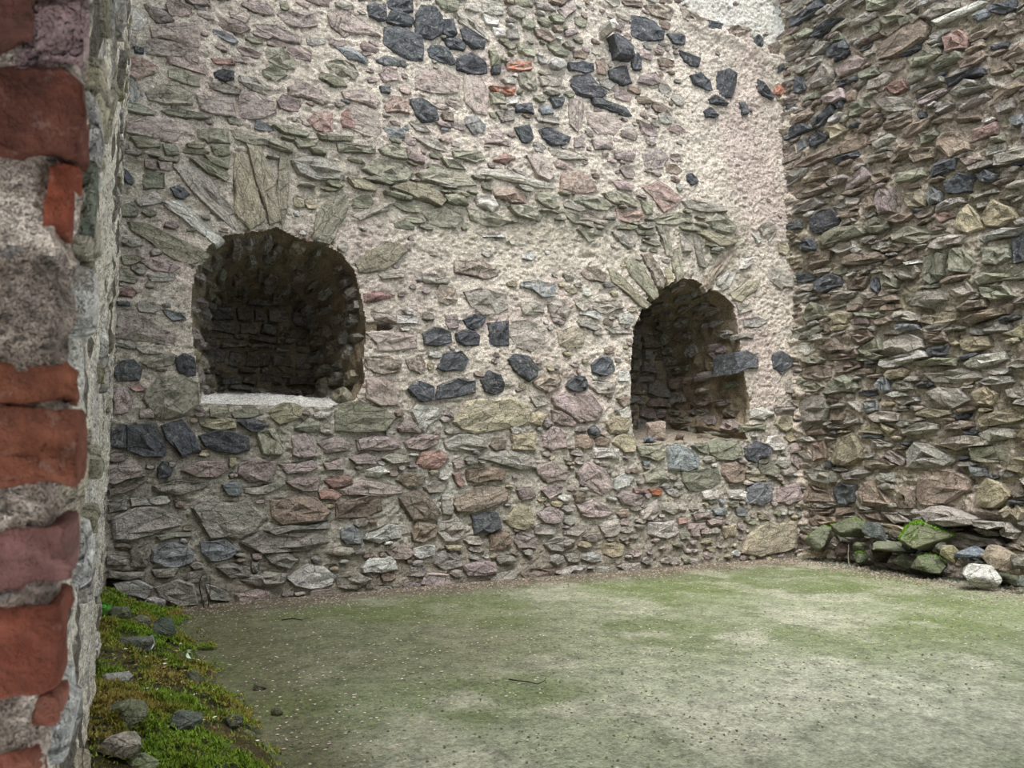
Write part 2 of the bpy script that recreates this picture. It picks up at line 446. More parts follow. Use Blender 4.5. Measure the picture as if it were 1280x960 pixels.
# ---------------------------------------------------------------- stones measured off the photograph: "ox oy" of a survey tile, then kind and outline corners (quarter-pixel survey units)
BACK = """
@120 0
P 270,135 500,120 510,240 390,205 280,195
P 255,205 380,215 450,265 430,290 300,280 250,270
L 130,60 180,40 240,60 260,100 210,160 140,150
P 235,25 350,60 390,110 300,120 265,80
G 110,180 200,190 195,240 110,250
K 190,240 240,245 235,270 195,268
R 120,290 220,285 310,335 300,365 200,405 120,355
P 355,290 440,285 550,345 545,370 450,345 370,320
V 360,350 440,345 510,380 520,430 430,415 360,390
K 590,360 640,345 690,355 690,395 640,405 595,385
U 110,390 180,400 240,480 180,515 110,505
V 250,460 330,415 420,425 490,480 480,520 350,525 260,500
P 505,470 600,480 690,485 700,590 580,570 520,545
P 720,470 800,460 890,510 900,560 840,590 710,580
G 565,410 650,415 725,450 710,470 640,465 570,440
G 715,380 800,390 910,455 890,475 790,450 720,410
P 960,440 1050,415 1140,460 1175,510 1130,525 1040,490 965,480
R 575,290 690,300 695,325 600,320
V 860,235 930,240 990,300 990,345 890,315 850,290
P 795,115 900,120 1030,180 1020,215 930,200 810,135
P 900,60 980,50 1100,60 1110,120 1040,130 950,110
G 1055,185 1150,190 1150,215 1060,220
P 1160,70 1280,50 1280,170 1240,180 1180,130
U 570,145 640,155 710,205 690,220 620,185
R 1055,600 1130,550 1180,570 1180,660 1100,655
R 1225,570 1280,540 1290,650 1230,640
P 140,620 260,585 370,600 450,660 380,720 250,690 150,665
V 320,550 470,555 580,580 560,600 440,590 340,570
V 110,520 200,520 300,560 290,580 200,570 110,545
V 510,650 660,645 670,720 560,715 510,690
V 675,650 760,660 980,730 975,765 850,730 700,700
V 880,630 960,630 1065,670 1050,690 940,670
V 1100,670 1280,690 1270,710 1120,700
V 990,690 1110,700 1090,740 1010,740
V 170,690 320,695 320,740 210,740
V 330,720 400,730 420,780 350,780
V 470,800 540,795 670,880 650,910 560,870
V 540,780 670,790 660,850 570,820
V 575,735 660,730 670,775 600,785
S 700,772 752,784 840,1100 768,1144 684,1048 684,860
S 752,728 820,740 892,900 920,1100 864,1120 800,920
S 916,768 968,780 964,940 948,1080 928,1150 900,980
K 100,830 140,840 190,900 180,925 120,890
V 235,870 340,870 340,940 240,945
G 392,840 460,815 570,890 680,1040 735,1170 680,1140 570,1050 470,950
P 240,800 300,800 305,850 245,840
P 310,810 380,815 370,855 320,850
P 100,720 160,725 160,750 110,745
@120 220
S 165,230 250,235 330,270 430,320 565,395 520,445 480,450 390,420 270,330 180,270
L 340,130 430,120 510,200 620,300 640,320 600,350 540,300 430,210 360,160
V 100,150 180,130 210,175 200,200 110,195
G 195,120 290,75 335,100 330,130 220,150
K 370,60 420,45 470,90 440,115 390,100
S 1110,180 1160,110 1255,95 1260,150 1210,250 1165,340 1085,320 1095,230
P 225,430 320,405 420,460 380,490 290,475
V 95,450 160,480 210,520 190,540 100,520
R 95,570 180,560 205,590 180,610 100,600
K 105,630 170,635 165,655 110,650
U 330,670 430,690 450,720 380,730
P 80,690 200,680 330,770 410,800 390,850 240,830 100,810
G 200,860 330,850 340,890 230,890
@420 220
S 95,430 180,370 300,335 350,380 290,440 150,490 110,485
V 80,120 160,95 185,130 170,160 80,165
G 80,200 180,150 280,140 250,180 120,225
R 780,70 860,60 965,100 965,140 880,130 790,100
B 600,420 720,420 820,460 820,500 750,515 600,480
G 390,500 500,490 570,510 560,535 450,535 395,520
G 205,495 280,470 345,480 330,510 230,520
B 515,545 600,560 610,620 560,645 515,630
G 645,580 760,565 850,590 865,660 820,695 740,695 680,650
U 920,530 1000,515 1100,545 1090,600 1030,610 990,570 925,550
G 930,630 1030,630 1045,680 940,695
K 430,790 490,755 570,780 575,830 500,855 440,845
K 595,790 660,770 715,800 710,845 640,855 600,830
K 630,720 690,690 745,710 740,735 690,770 650,750
K 765,735 860,725 865,845 765,850
G 880,730 960,715 1045,760 1040,830 980,880 900,850 875,800
T 1110,780 1190,750 1250,770 1240,830 1170,875 1120,840
P 545,700 600,690 610,760 560,765
R 135,590 230,580 290,600 220,625 140,635
P 170,680 298,690 298,740 185,720
L 302,695 410,700 400,740 302,740
P 150,790 250,785 395,800 400,860 200,875 200,840
G 1060,640 1130,620 1180,670 1150,720 1080,700
G 1190,620 1250,610 1270,650 1230,680
V 870,150 960,150 1040,200 1020,230 900,200
V 1000,90 1090,90 1110,160 1050,160 1000,120
L 700,100 780,90 820,150 780,180 710,140
L 935,390 980,375 1000,400 980,420 935,410
L 720,280 830,285 850,305 740,300
L 730,385 770,375 790,390 760,405
G 1135,490 1170,480 1190,510 1150,525
V 420,180 560,150 640,200 600,260 470,240
V 660,160 800,190 880,230 820,250 680,215
V 1130,170 1280,220 1280,260 1180,240
@420 440
K 500,80 540,10 620,0 655,40 630,90 540,100
K 355,185 415,145 490,175 485,240 430,250 375,215
K 505,170 600,130 690,145 690,205 580,230 495,240
K 715,140 760,95 820,115 835,190 790,210 740,200
K 860,40 900,10 970,20 1015,80 1010,120 965,150 910,110
B 985,150 1060,100 1145,110 1120,180 1060,205 1000,175
K 1155,170 1190,125 1245,120 1265,170 1240,195 1180,195
P 1085,230 1200,220 1300,230 1335,290 1310,340 1220,350 1100,268
P 1080,290 1130,295 1205,352 1190,370 1090,350
T 585,350 650,250 780,240 870,225 950,270 970,350 830,385 760,395 690,405 620,385
B 130,30 260,20 320,60 315,100 230,115 150,80
P 150,140 250,120 320,200 305,265 220,270 150,230
V 0,270 120,240 180,270 300,330 240,395 100,400 0,390
L 375,300 400,260 520,275 510,330 435,400 390,340
P 305,380 370,330 430,385 420,405 320,400
P 105,440 200,415 320,440 330,480 220,495 115,490
P 340,450 430,410 510,420 500,460 420,490 350,480
G 540,450 600,415 740,435 755,480 640,490 550,485
B 762,465 800,430 850,440 840,485 790,495
T 870,410 1000,405 1000,490 885,485
P 1035,420 1080,370 1150,400 1160,480 1080,495 1040,470
P 70,530 150,505 215,530 200,560 100,560
R 400,560 420,500 510,492 560,530 510,580 430,580
G 230,530 300,505 360,520 370,550 280,560
G 700,530 760,500 900,500 990,520 1000,580 930,590 820,560
P 580,550 620,530 640,570 590,590
R 580,610 620,600 640,650 620,680 595,650
B 650,590 760,570 850,590 830,640 700,655 655,640
P 1000,580 1080,545 1170,600 1150,640 1060,655 1010,610
L 150,590 220,570 270,600 210,630 150,620
B 300,640 380,600 445,625 430,660 350,675
P 20,690 130,640 340,680 330,705 120,715 40,715
B 0,760 100,735 220,720 230,790 150,830 0,825
B 310,730 400,685 450,700 520,800 500,835 380,840 330,770
B 590,760 600,720 760,655 870,690 860,740 760,780 680,800 600,795
G 525,720 570,725 580,820 530,810
K 680,820 800,795 825,880 770,905 690,910
G 510,850 600,825 650,880 620,930 540,950 505,900
B 375,900 400,850 500,870 500,920 430,955 380,945
L 145,910 260,860 325,870 320,930 210,955 140,935
U 20,890 70,865 120,890 125,960 50,960 20,930
T 840,840 900,770 970,770 990,860 950,890 870,870
P 1000,810 1060,770 1130,800 1120,850 1040,855
P 1200,600 1270,580 1280,690 1220,660
P 900,690 980,680 1000,720 930,740
P 1020,690 1100,670 1130,700 1060,735
P 0,630 60,620 90,655 30,670 0,670
P 1210,760 1280,740 1290,830 1230,820
B 345,40 420,20 445,60 420,110 360,90
G 970,225 1040,215 1060,260 1000,275
@120 440
K 80,100 130,45 190,40 230,90 215,145 110,145
K 400,30 440,10 490,30 495,120 450,130 405,90
V 230,240 310,140 430,120 505,160 510,260 440,320 330,345 295,330
P 70,180 150,190 185,240 160,300 90,310
R 165,180 210,160 245,195 200,200
P 215,300 270,280 290,330 220,335
K 75,400 130,360 145,370 150,480 75,470
K 152,370 290,355 350,500 330,525 240,525 155,490
K 325,370 430,340 520,490 430,530 352,440
K 515,420 610,390 700,400 760,430 765,490 700,510 600,495 540,470
V 805,400 900,375 935,490 920,515 830,510
T 515,345 600,335 695,340 695,380 570,385 520,370
K 705,350 790,335 860,365 810,400 770,400
V 565,285 660,280 670,325 570,325
V 675,300 780,265 840,310 770,330 690,330
T 865,300 940,255 1020,270 1030,330 960,350 910,365
V 990,380 1060,325 1120,360 1110,395 1040,400
P 975,430 1040,405 1095,440 1100,520 1050,530 980,515
P 1105,455 1200,420 1270,460 1260,490 1150,505
K 305,580 335,545 385,590 370,620 310,630
P 50,570 200,545 240,590 240,620 90,665 50,650
B 60,690 200,650 255,640 200,680 70,715
P 430,590 520,545 640,545 660,590 600,630 500,625
P 710,560 800,525 905,550 860,650 760,650 705,610
T 665,530 700,530 700,560 670,580
P 910,560 1080,540 1105,580 1040,605 950,610
G 285,670 400,640 550,650 540,680 420,715 310,700
U 625,660 725,655 715,720 660,715
G 735,680 880,655 940,660 850,710 740,700
P 950,650 1120,630 1110,690 1030,695
P 1135,555 1230,530 1240,590 1150,590
R 1140,640 1230,615 1280,630 1280,660 1180,680
R 1110,700 1180,685 1230,715 1200,740 1120,735
G 170,730 230,720 280,765 180,770
G 60,760 150,735 155,790 65,805
G 80,830 200,780 300,770 430,840 420,870 270,920 170,945 90,940
G 480,780 560,745 760,745 850,830 790,900 650,930 570,930 540,870
B 870,740 1000,715 1100,730 1170,800 1120,840 930,860 880,820
B 390,740 450,750 440,780 400,775
G 300,920 470,900 480,920 320,940
G 845,890 960,860 1170,845 1160,880 1000,890 880,915
@100 620
U 595,227 722,212 793,269 751,304 651,326 609,276
G 793,227 991,184 1189,184 1239,227 1133,269 906,283
G 920,290 1048,283 1097,319 1048,361 949,333
U 361,269 467,227 566,283 552,333 425,354 357,326
G 248,269 340,234 355,283 333,354 255,347
G 680,354 765,333 850,354 850,404 751,411
L 1041,411 1133,340 1218,354 1280,404 1260,439 1147,467 1076,446
L 170,439 283,411 361,453 326,510 212,489
G 368,453 481,411 566,439 588,538 496,545 396,496
G 793,425 920,375 1034,389 1020,432 906,453
G 135,290 234,304 234,340 135,340
G 142,368 326,375 312,404 142,404
G 857,326 892,329 889,382 861,380
G 360,368 496,354 467,397 375,402
G 623,439 737,481 751,524 651,517
@420 0
K 155,30 190,15 250,25 255,95 210,105 165,80
K 252,5 310,-10 380,5 385,60 330,62 258,38
K 270,58 310,45 388,92 380,130 300,130 255,110
K 245,135 310,132 430,180 435,300 390,305 290,260 240,220
K 400,70 430,15 500,30 528,80 525,170 480,195 400,170 392,120
K 535,95 590,90 605,170 570,185 535,165
K 625,145 660,130 750,180 745,240 690,240 640,190
K 540,195 620,190 655,230 640,250 560,235
K 455,240 480,222 560,240 600,310 580,320 470,285
K 610,290 680,260 760,310 765,360 700,375 610,345
P 400,350 560,350 620,390 610,460 560,470 405,440
P 645,377 730,380 765,460 755,570 700,560 650,510
P 20,600 70,530 200,570 220,660 190,695 50,645
R 240,530 290,485 365,490 365,570 250,565
K 370,500 420,490 500,540 510,600 430,610 400,580
K 215,435 270,430 270,470 225,465
P 30,460 130,450 215,510 200,540 40,500
P 210,370 250,335 300,350 310,400 240,410
U 655,580 700,570 750,630 740,660 690,670 650,620
V 500,0 620,5 610,50 540,55
G 600,60 640,60 780,190 760,200 610,100
G 725,0 830,10 835,75 740,60
L 730,65 820,95 810,130 750,120
L 780,135 840,140 850,180 800,180
G 855,150 910,145 920,195 860,195
V 890,0 980,0 980,40 900,35
G 990,20 1090,50 1090,70 1000,50
V 810,200 860,198 900,240 870,250
V 905,220 950,210 1000,250 990,290 910,260
V 765,250 800,250 830,320 780,328
K 780,335 820,330 820,370 785,365
O 850,320 970,320 975,350 860,345
O 768,432 900,440 890,475 800,460
V 905,370 990,360 1005,440 960,455 920,430
G 1010,385 1130,385 1125,430 1030,430
V 770,465 840,470 848,520 780,520
L 852,490 910,485 900,520 852,525
K 890,530 980,515 985,575 900,560
K 1065,490 1140,485 1130,530 1090,540
U 1010,550 1060,525 1085,570 1030,575
G 1000,585 1110,590 1115,625 1010,610
K 1015,650 1080,640 1170,690 1160,715 1080,730 1030,690
K 890,640 960,625 985,690 960,715 930,710
G 800,560 890,545 890,600 830,610
K 1155,320 1230,310 1290,320 1290,355 1170,350
K 1160,400 1190,375 1270,372 1350,470 1330,485 1210,475
P 1165,500 1230,500 1235,590 1210,660 1170,620
P 1190,690 1240,690 1240,740 1190,740
P 950,780 1010,765 1060,800 1085,890 1060,910 1000,880
R 790,800 850,765 900,790 850,820
R 1130,860 1200,850 1280,900 1300,940 1280,960 1120,955
L 730,840 860,850 1060,920 1080,945 1000,940 850,900 730,870
V 580,760 720,755 745,795 700,815 590,790
V 205,750 270,720 340,750 350,800 230,780
V 130,850 200,790 330,820 385,860 350,910 190,885
V 0,720 190,740 190,775 10,765
V 400,870 540,850 710,900 700,925 430,905
G 360,610 440,625 470,660 400,655
G 385,690 500,690 560,760 450,730
V 520,790 580,800 650,850 560,840
P 345,740 440,790 440,820 355,790
P 0,60 60,50 200,150 220,180 80,170 0,130
P 1100,60 1180,20 1190,60 1130,110
P 1130,170 1190,140 1200,175 1140,195
B 1180,260 1260,270 1240,300 1180,290
P 740,690 880,700 870,730 750,715
B 530,560 590,560 590,610 540,600
U 0,230 80,240 160,300 150,320 60,290
U 240,640 330,650 340,690 260,690
G 1060,740 1200,770 1230,800 1080,790
@720 0
K 275,70 390,110 440,165 435,200 380,205 285,180
K 455,170 520,160 550,185 545,220 490,215
K 520,250 560,265 620,295 610,335 580,330 545,300
K 570,380 620,362 670,400 690,460 640,450 590,420
K 715,350 770,338 800,370 795,430 780,485 730,480 710,440
K 655,500 690,475 760,520 740,530 670,520
K 630,560 670,540 710,580 690,592 640,590
K 820,510 850,510 860,570 835,575
O 990,430 1020,420 1040,450 1020,480 990,470
K 905,400 950,430 990,490 975,500 910,460
K 1005,335 1030,325 1032,355 1010,362
K 270,280 310,265 328,300 325,350 285,345
K 160,355 250,330 265,370 280,415 240,430 170,395
B 95,300 140,290 160,350 150,380 105,370
K 80,495 120,490 250,540 280,580 260,588 170,555 90,525
P 55,560 150,560 230,610 210,670 110,670 60,610
P 80,700 180,700 190,750 90,750
P 330,770 420,750 460,790 430,840 350,850
K 545,880 570,870 605,915 570,930 550,910
P 300,600 400,640 410,680 330,670
R 330,940 400,905 515,1000 490,1030 430,1065 390,1010
P 320,380 400,360 440,400 380,425 310,410
B 340,30 450,30 490,70 470,105 380,80
B 750,150 800,125 880,150 860,190 810,210 750,175
B 955,230 1000,210 1040,250 1020,290 960,270
K 880,210 910,175 935,205 925,245 895,235
B 500,20 560,60 640,100 640,135 530,100
K 650,105 735,120 725,155 655,140
P 190,445 280,470 270,510 200,490
B 300,480 350,485 390,515 310,515
B 225,0 330,10 330,40 240,30
P 190,770 290,760 280,810 200,800
@720 220
R 200,165 300,170 340,200 310,230 210,215
V 130,90 250,80 310,130 300,160 180,140
V 315,120 370,130 380,190 345,195
P 0,190 70,180 160,230 140,250 10,220
V 380,220 440,190 570,200 560,220 400,240
G 180,280 250,270 300,340 270,365 220,330
G 905,260 950,230 995,270 960,330 925,310
T 1005,340 1045,335 1060,370 1040,400 1010,385
G 955,470 1010,455 1080,500 1075,560 1010,565 960,520
L 870,290 890,285 920,330 900,340
S 165,470 200,475 310,590 375,640 350,660 320,650 180,530
S 245,430 280,405 400,570 405,600 380,620 330,560 260,480
B 320,395 360,380 400,440 440,520 435,560 400,550 350,450
T 440,460 470,455 480,530 450,550
S 482,370 510,350 535,500 500,530 477,450
V 395,250 450,250 478,400 450,400
G 515,290 560,290 570,380 525,380
G 575,300 610,310 640,460 610,450
B 760,370 785,375 750,440 690,520 650,580 632,550 670,480
L 700,510 760,470 800,480 760,560 730,575 705,545
L 820,410 880,405 870,440 805,470
S 770,590 850,530 915,520 900,570 820,630 780,620
G 800,650 870,640 880,670 810,690
L 835,720 900,705 950,730 900,760 840,750
G 785,800 890,790 880,812 790,820
B 20,480 90,450 150,490 140,530 60,520
G 80,630 200,620 240,660 150,690 90,660
L 215,690 260,675 295,710 280,745 220,735
G 10,725 60,722 130,760 100,775 20,750
L 30,660 100,672 140,700 110,720 20,690
G 150,760 240,750 290,790 180,790
T 0,775 50,775 30,850 0,860
V 0,270 90,260 140,300 60,330
@720 440
K 85,60 130,20 190,40 200,90 130,120 90,100
K 920,10 0,0 0,0
K 980,10 1020,-5 1060,20 1075,60 1020,110 980,80
K 1105,-10 1170,-20 1225,30 1220,60 1130,85 1110,50
G 1045,150 1080,140 1100,190 1080,210 1045,200
G 65,160 110,140 200,160 190,195 110,205
K 0,120 40,120 62,160 50,190 0,195
P 0,210 80,210 135,290 110,340 50,355 0,320
L 215,100 260,85 272,120 260,150 215,145
B 205,230 270,220 272,255 240,275
L 215,300 255,275 275,300 265,330 225,325
K 60,385 95,365 120,400 100,420 65,410
B 0,420 50,410 85,450 70,480 0,475
T 180,450 230,405 290,425 295,500 240,500
B 95,430 170,430 160,465 100,465
L 85,480 210,485 215,535 90,530
P 10,600 60,550 150,600 180,680 130,720 30,650
L 185,640 240,605 290,630 260,670 190,680
V 305,470 440,460 445,520 400,545 320,520
U 455,480 500,460 560,480 610,530 600,580 460,585
V 572,470 645,462 652,510 610,500
V 658,450 800,448 830,490 820,530 700,540 660,500
K 840,480 900,445 970,480 950,520 900,530 890,555 850,540
B 720,560 790,545 835,590 820,650 750,650 715,600
V 525,600 600,590 700,592 715,640 660,690 560,690 530,650
V 340,610 390,570 440,590 460,640 400,655 345,650
V 905,560 960,555 1005,590 990,630 920,610
T 840,610 930,612 940,640 850,640
U 850,680 900,645 960,655 970,740 920,770 860,760
U 335,545 370,545 365,570 340,570
O 360,685 425,685 425,710 370,712
R 285,685 352,685 350,705 290,705
G 440,690 500,680 520,715 470,720
G 315,790 400,735 420,800 370,840 320,835
G 430,760 520,750 550,790 480,810 430,790
L 355,850 490,842 510,900 450,930 360,910
R 505,830 550,825 555,850 510,860
P 575,810 680,800 670,830 590,840
P 560,860 640,855 630,880 560,885
P 570,890 610,885 615,920 575,920
P 650,842 740,840 720,868 660,865
T 720,872 790,860 790,920 740,930
V 515,905 558,900 560,935 520,935
P 620,884 660,880 665,905 622,908
U 680,790 740,780 750,810 690,812
P 1000,680 1110,650 1135,740 1050,765 995,750
S 860,912 952,848 1104,840 1092,980 960,1008 830,1000
L 620,700 700,690 700,730 630,735
P 0,760 100,740 180,800 120,830 20,800
G 990,280 1110,270 1100,290 1000,305
V 830,365 940,362 940,390 835,400
L 870,290 930,275 990,310 930,340 875,330
L 750,690 840,700 830,740 760,730
U 790,780 850,790 845,820 800,815
"""
RIGHT = """
@960 0
B 535,230 600,180 770,100 805,130 790,190 640,290 560,300
R 880,190 960,150 1000,190 990,240 890,270
V 820,330 960,260 975,290 830,355
B 955,315 1080,250 1105,280 970,345
B 1140,180 1180,110 1280,70 1280,150 1200,185
K 1110,20 1240,0 1240,40 1180,70 1110,60
U 1020,80 1090,40 1115,70 1050,105
L 820,110 1060,0 1100,10 900,110 850,130
V 570,90 650,50 680,80 600,130
V 490,0 640,0 600,40 500,60
V 480,130 560,110 560,160 490,190
K 295,250 380,200 400,240 300,290
P 330,330 440,270 500,300 470,340 350,390
G 190,420 280,310 330,370 300,430 210,450
V 460,370 540,330 560,370 470,400
K 330,405 440,378 440,400 340,435
V 700,290 860,240 870,270 720,340
P 270,490 370,440 385,490 280,520
B 390,460 440,450 440,500 400,510
K 225,600 310,515 330,560 280,630 235,650
K 332,505 370,500 370,540 337,540
K 205,690 250,650 300,680 240,740 210,735
U 160,710 200,690 200,740 160,770
T 290,640 350,610 390,650 320,700
B 350,710 400,660 500,680 490,730 370,770
B 150,810 250,760 340,720 340,770 200,840 150,840
B 200,890 350,830 350,880 180,920
K 330,800 450,755 460,780 340,825
P 400,890 480,835 525,880 450,930 380,950
B 530,880 600,845 620,890 560,925
V 400,540 480,490 510,540 420,590
R 580,430 680,400 695,440 640,470
G 540,500 640,480 720,510 740,545 600,560
B 590,620 720,575 720,610 580,650
K 755,570 790,560 795,590 765,597
V 700,370 790,340 780,380 710,420
G 715,430 880,385 890,410 720,470
G 915,470 1000,400 1130,395 1145,430 950,490
K 890,400 1080,340 1085,370 900,440
G 940,530 1100,470 1110,490 970,560
B 940,600 1060,570 1080,600 960,620
G 1130,530 1230,490 1230,540 1150,575
R 1020,650 1140,610 1150,670 1020,720
V 755,670 840,640 855,680 770,725
B 860,690 960,650 1020,750 930,790 855,740
B 720,770 840,740 840,790 740,820
K 840,830 950,795 940,850 840,895
K 890,920 960,865 1035,890 1015,955 900,970
K 1060,880 1100,850 1160,875 1120,910 1070,910
V 1120,690 1190,670 1190,705 1130,715
G 1090,750 1190,712 1190,750 1100,785
P 970,795 1060,765 1075,800 1000,830
V 650,870 790,840 800,880 660,920
B 640,740 720,710 720,740 640,770
G 530,720 620,670 640,690 560,750
G 490,790 620,760 620,790 500,820
B 1000,180 1140,120 1150,150 1010,210
B 990,250 1080,210 1090,230 1000,270
B 1160,290 1280,210 1280,260 1180,300
B 1110,330 1200,310 1220,350 1120,375
V 1210,370 1280,330 1280,360 1220,390
K 1110,230 1200,210 1200,230 1120,250
U 1220,600 1280,570 1290,620 1230,630
V 660,100 730,70 740,100 670,135
V 310,200 370,170 380,200 315,215
V 320,150 400,90 420,110 330,170
B 430,240 590,165 590,180 440,250
K 135,430 150,385 190,400 195,450 160,470 130,465
V 180,490 260,460 260,490 190,515
V 110,180 200,140 240,160 150,210
@960 220
P 550,100 570,65 640,70 630,180 560,190
B 480,130 530,90 545,150 500,170
T 690,90 760,60 800,90 795,150 730,160 690,130
U 805,100 830,55 880,80 870,130 820,145
P 740,195 840,152 830,190 760,215
R 855,205 900,180 940,205 880,240
T 950,190 1000,140 1060,200 1080,260 1010,290 950,260
T 1068,210 1130,120 1220,160 1240,210 1160,255 1090,255
K 210,210 320,160 370,230 330,260 240,290 210,270
V 500,230 540,205 600,215 615,260 520,290 490,270
V 270,310 380,255 470,250 485,290 400,320 290,350
G 320,370 440,325 450,360 360,390
V 620,290 700,250 800,270 930,290 780,340 625,330
K 160,345 200,310 250,330 250,370 180,380
V 785,410 850,380 910,400 890,500 830,545 785,520
V 920,380 980,360 1050,440 1010,485 930,480
V 1070,360 1210,340 1225,410 1160,450 1080,440
K 1230,310 1280,290 1290,430 1240,440
V 1040,520 1060,480 1300,460 1300,510 1060,545
K 240,530 300,490 370,500 375,550 280,585 240,570
B 400,540 440,500 515,500 490,560 420,570
K 520,530 545,505 565,540 560,585 525,570
V 570,490 620,480 665,520 650,560 580,555
G 905,570 1000,530 1040,580 960,610
G 700,630 760,580 890,580 900,620 830,665 720,650
V 165,700 220,630 290,650 300,700 200,730
V 300,650 390,625 400,650 310,672
T 325,690 370,675 430,685 400,740 340,740
P 430,712 510,712 520,740 440,745
V 440,685 560,680 600,700 570,712 460,702
G 640,680 760,692 770,720 700,730 640,715
U 645,745 760,745 770,765 650,772
B 980,720 1080,680 1230,640 1210,690 1050,740
V 460,870 560,800 585,870 500,895
G 600,830 700,785 785,820 795,860 680,890 600,870
B 792,785 900,780 915,830 810,832
K 805,865 915,845 915,895 830,900
T 970,820 1110,800 1125,850 1050,885 980,870
B 270,860 350,810 390,870 330,890
V 740,930 850,905 970,910 960,950 760,955
V 1060,555 1190,548 1240,600 1150,620 1070,590
G 1020,95 1140,60 1160,80 1040,115
@960 440
V 285,205 340,130 400,110 470,180 450,200 320,215
U 550,170 580,125 618,130 622,190 590,210
G 628,150 730,150 740,185 660,200
G 805,200 860,175 970,180 1015,240 940,280 880,270
T 1025,210 1100,165 1160,210 1130,270 1060,260
G 1200,190 1280,175 1290,230 1210,220
G 165,240 200,210 300,210 325,280 300,345 210,355 165,310
U 478,250 555,240 560,290 490,305
L 395,245 460,240 474,300 420,280
G 655,245 760,225 770,245 690,270
B 330,290 400,290 380,340 330,340
G 305,365 400,352 480,330 480,355 400,380 320,382
T 475,385 540,350 575,380 600,410 480,400
T 582,355 650,390 620,415 582,385
G 680,385 760,350 850,360 850,385 760,415 690,410
G 1050,410 1120,375 1235,390 1230,430 1120,450
V 1015,480 1200,480 1210,550 1100,555 1015,540
T 325,540 360,430 430,400 475,470 480,530 420,565 340,560
B 185,400 280,380 300,410 200,420
B 200,450 290,440 300,530 240,550
G 705,500 740,450 800,460 930,545 830,575 710,583
P 590,510 620,490 700,540 690,570
U 1010,572 1090,582 1090,620 1030,620
B 745,640 780,597 930,592 1015,640 1010,690 900,760 760,760 740,720
T 1040,700 1110,625 1180,660 1225,720 1150,780 1050,765
G 185,590 260,565 365,610 350,650 230,640
G 372,610 450,580 540,600 470,640 390,640
K 320,680 370,655 450,665 440,750 370,765 325,720
B 455,690 540,640 630,760 480,770
B 645,730 680,680 735,690 735,780 660,785
B 188,730 200,655 310,700 310,750 190,760
B 450,800 560,790 575,840 500,860
G 582,800 660,800 720,850 640,860
B 350,780 430,775 430,800 360,820
B 200,780 340,782 330,802 220,815
T 1170,800 1210,760 1240,790 1200,830
G 1170,890 1210,850 1270,900 1250,935 1180,920
B 1225,700 1280,660 1290,720 1240,730
T 1215,800 1260,760 1290,800 1270,840
"""
# bigger overhanging or jutting stones: wall, kind, how far they stand out, corners in photograph pixels
JUT = [('b', 'K', .15, [(757, 49), (763, 46), (785, 65), (786, 78), (765, 75)]), ('b', 'L', .24, [(747, 37), (754, 34), (759, 46), (752, 49)]),
       ('r', 'G', .24, [(1158, 638), (1172, 632), (1200, 637), (1228, 648), (1226, 655), (1198, 658), (1176, 652)]),
       ('r', 'G', .20, [(1229, 650), (1258, 652), (1262, 658), (1230, 657)]),
       ('b', 'K', .035, [(917, 441), (935, 438), (948, 446), (946, 461), (931, 461), (918, 467)])]
NICHE_L = [(250, 506), (246, 470), (240, 430), (237, 380), (241, 347), (250, 325), (262, 306), (280, 295), (305, 291), (330, 289), (345, 285),
           (360, 292), (380, 301), (402, 305), (425, 318), (442, 340), (450, 372), (456, 402), (455, 425), (452, 452), (455, 478), (444, 498), (436, 511), (340, 507)]
NICHE_R = [(794, 556), (790, 520), (788, 480), (790, 440), (793, 410), (803, 385), (815, 362), (832, 350), (850, 349), (866, 349), (885, 360),
           (902, 368), (915, 380), (921, 400), (924, 425), (927, 450), (930, 470), (936, 500), (938, 520), (930, 540), (935, 550), (870, 553)]
def parse(txt):
    out = []; ox = oy = 0
    for l in txt.strip().split('\n'):
        t = l.split()
        if t[0][0] == '@': ox, oy = float(t[0][1:]), float(t[1]); continue
        p = [tuple(map(float, q.split(','))) for q in t[1:]]
        if p[1] == (0, 0): continue
        out.append((t[0], [(ox + x / 4, oy + y / 4) for x, y in p]))
    return out
# ---------------------------------------------------------------- the walls
rng = random.Random(11)
back = Wall('wall_back', (0, D, 0), (1, 0, 0), (0, -1, 0), R + 0.65, HT, 0.0135, -.4)
right = Wall('wall_right', (R, D, 0), (0, -1, 0), (-1, 0, 0), 3.6, HT, 0.0145)
PX_NICHES = [('l', NICHE_L), ('r', NICHE_R)]
niche_uv = []
for k, pts in PX_NICHES:
    P = ccw([back.from_px(*p) for p in pts]); niche_uv.append(P)
    W = back.window(P); uu, vv = np.meshgrid(back.u[W[1]], back.v[W[0]])
    m = inside(P, uu, vv); back.hole[W] |= m; back.occ[W] |= m

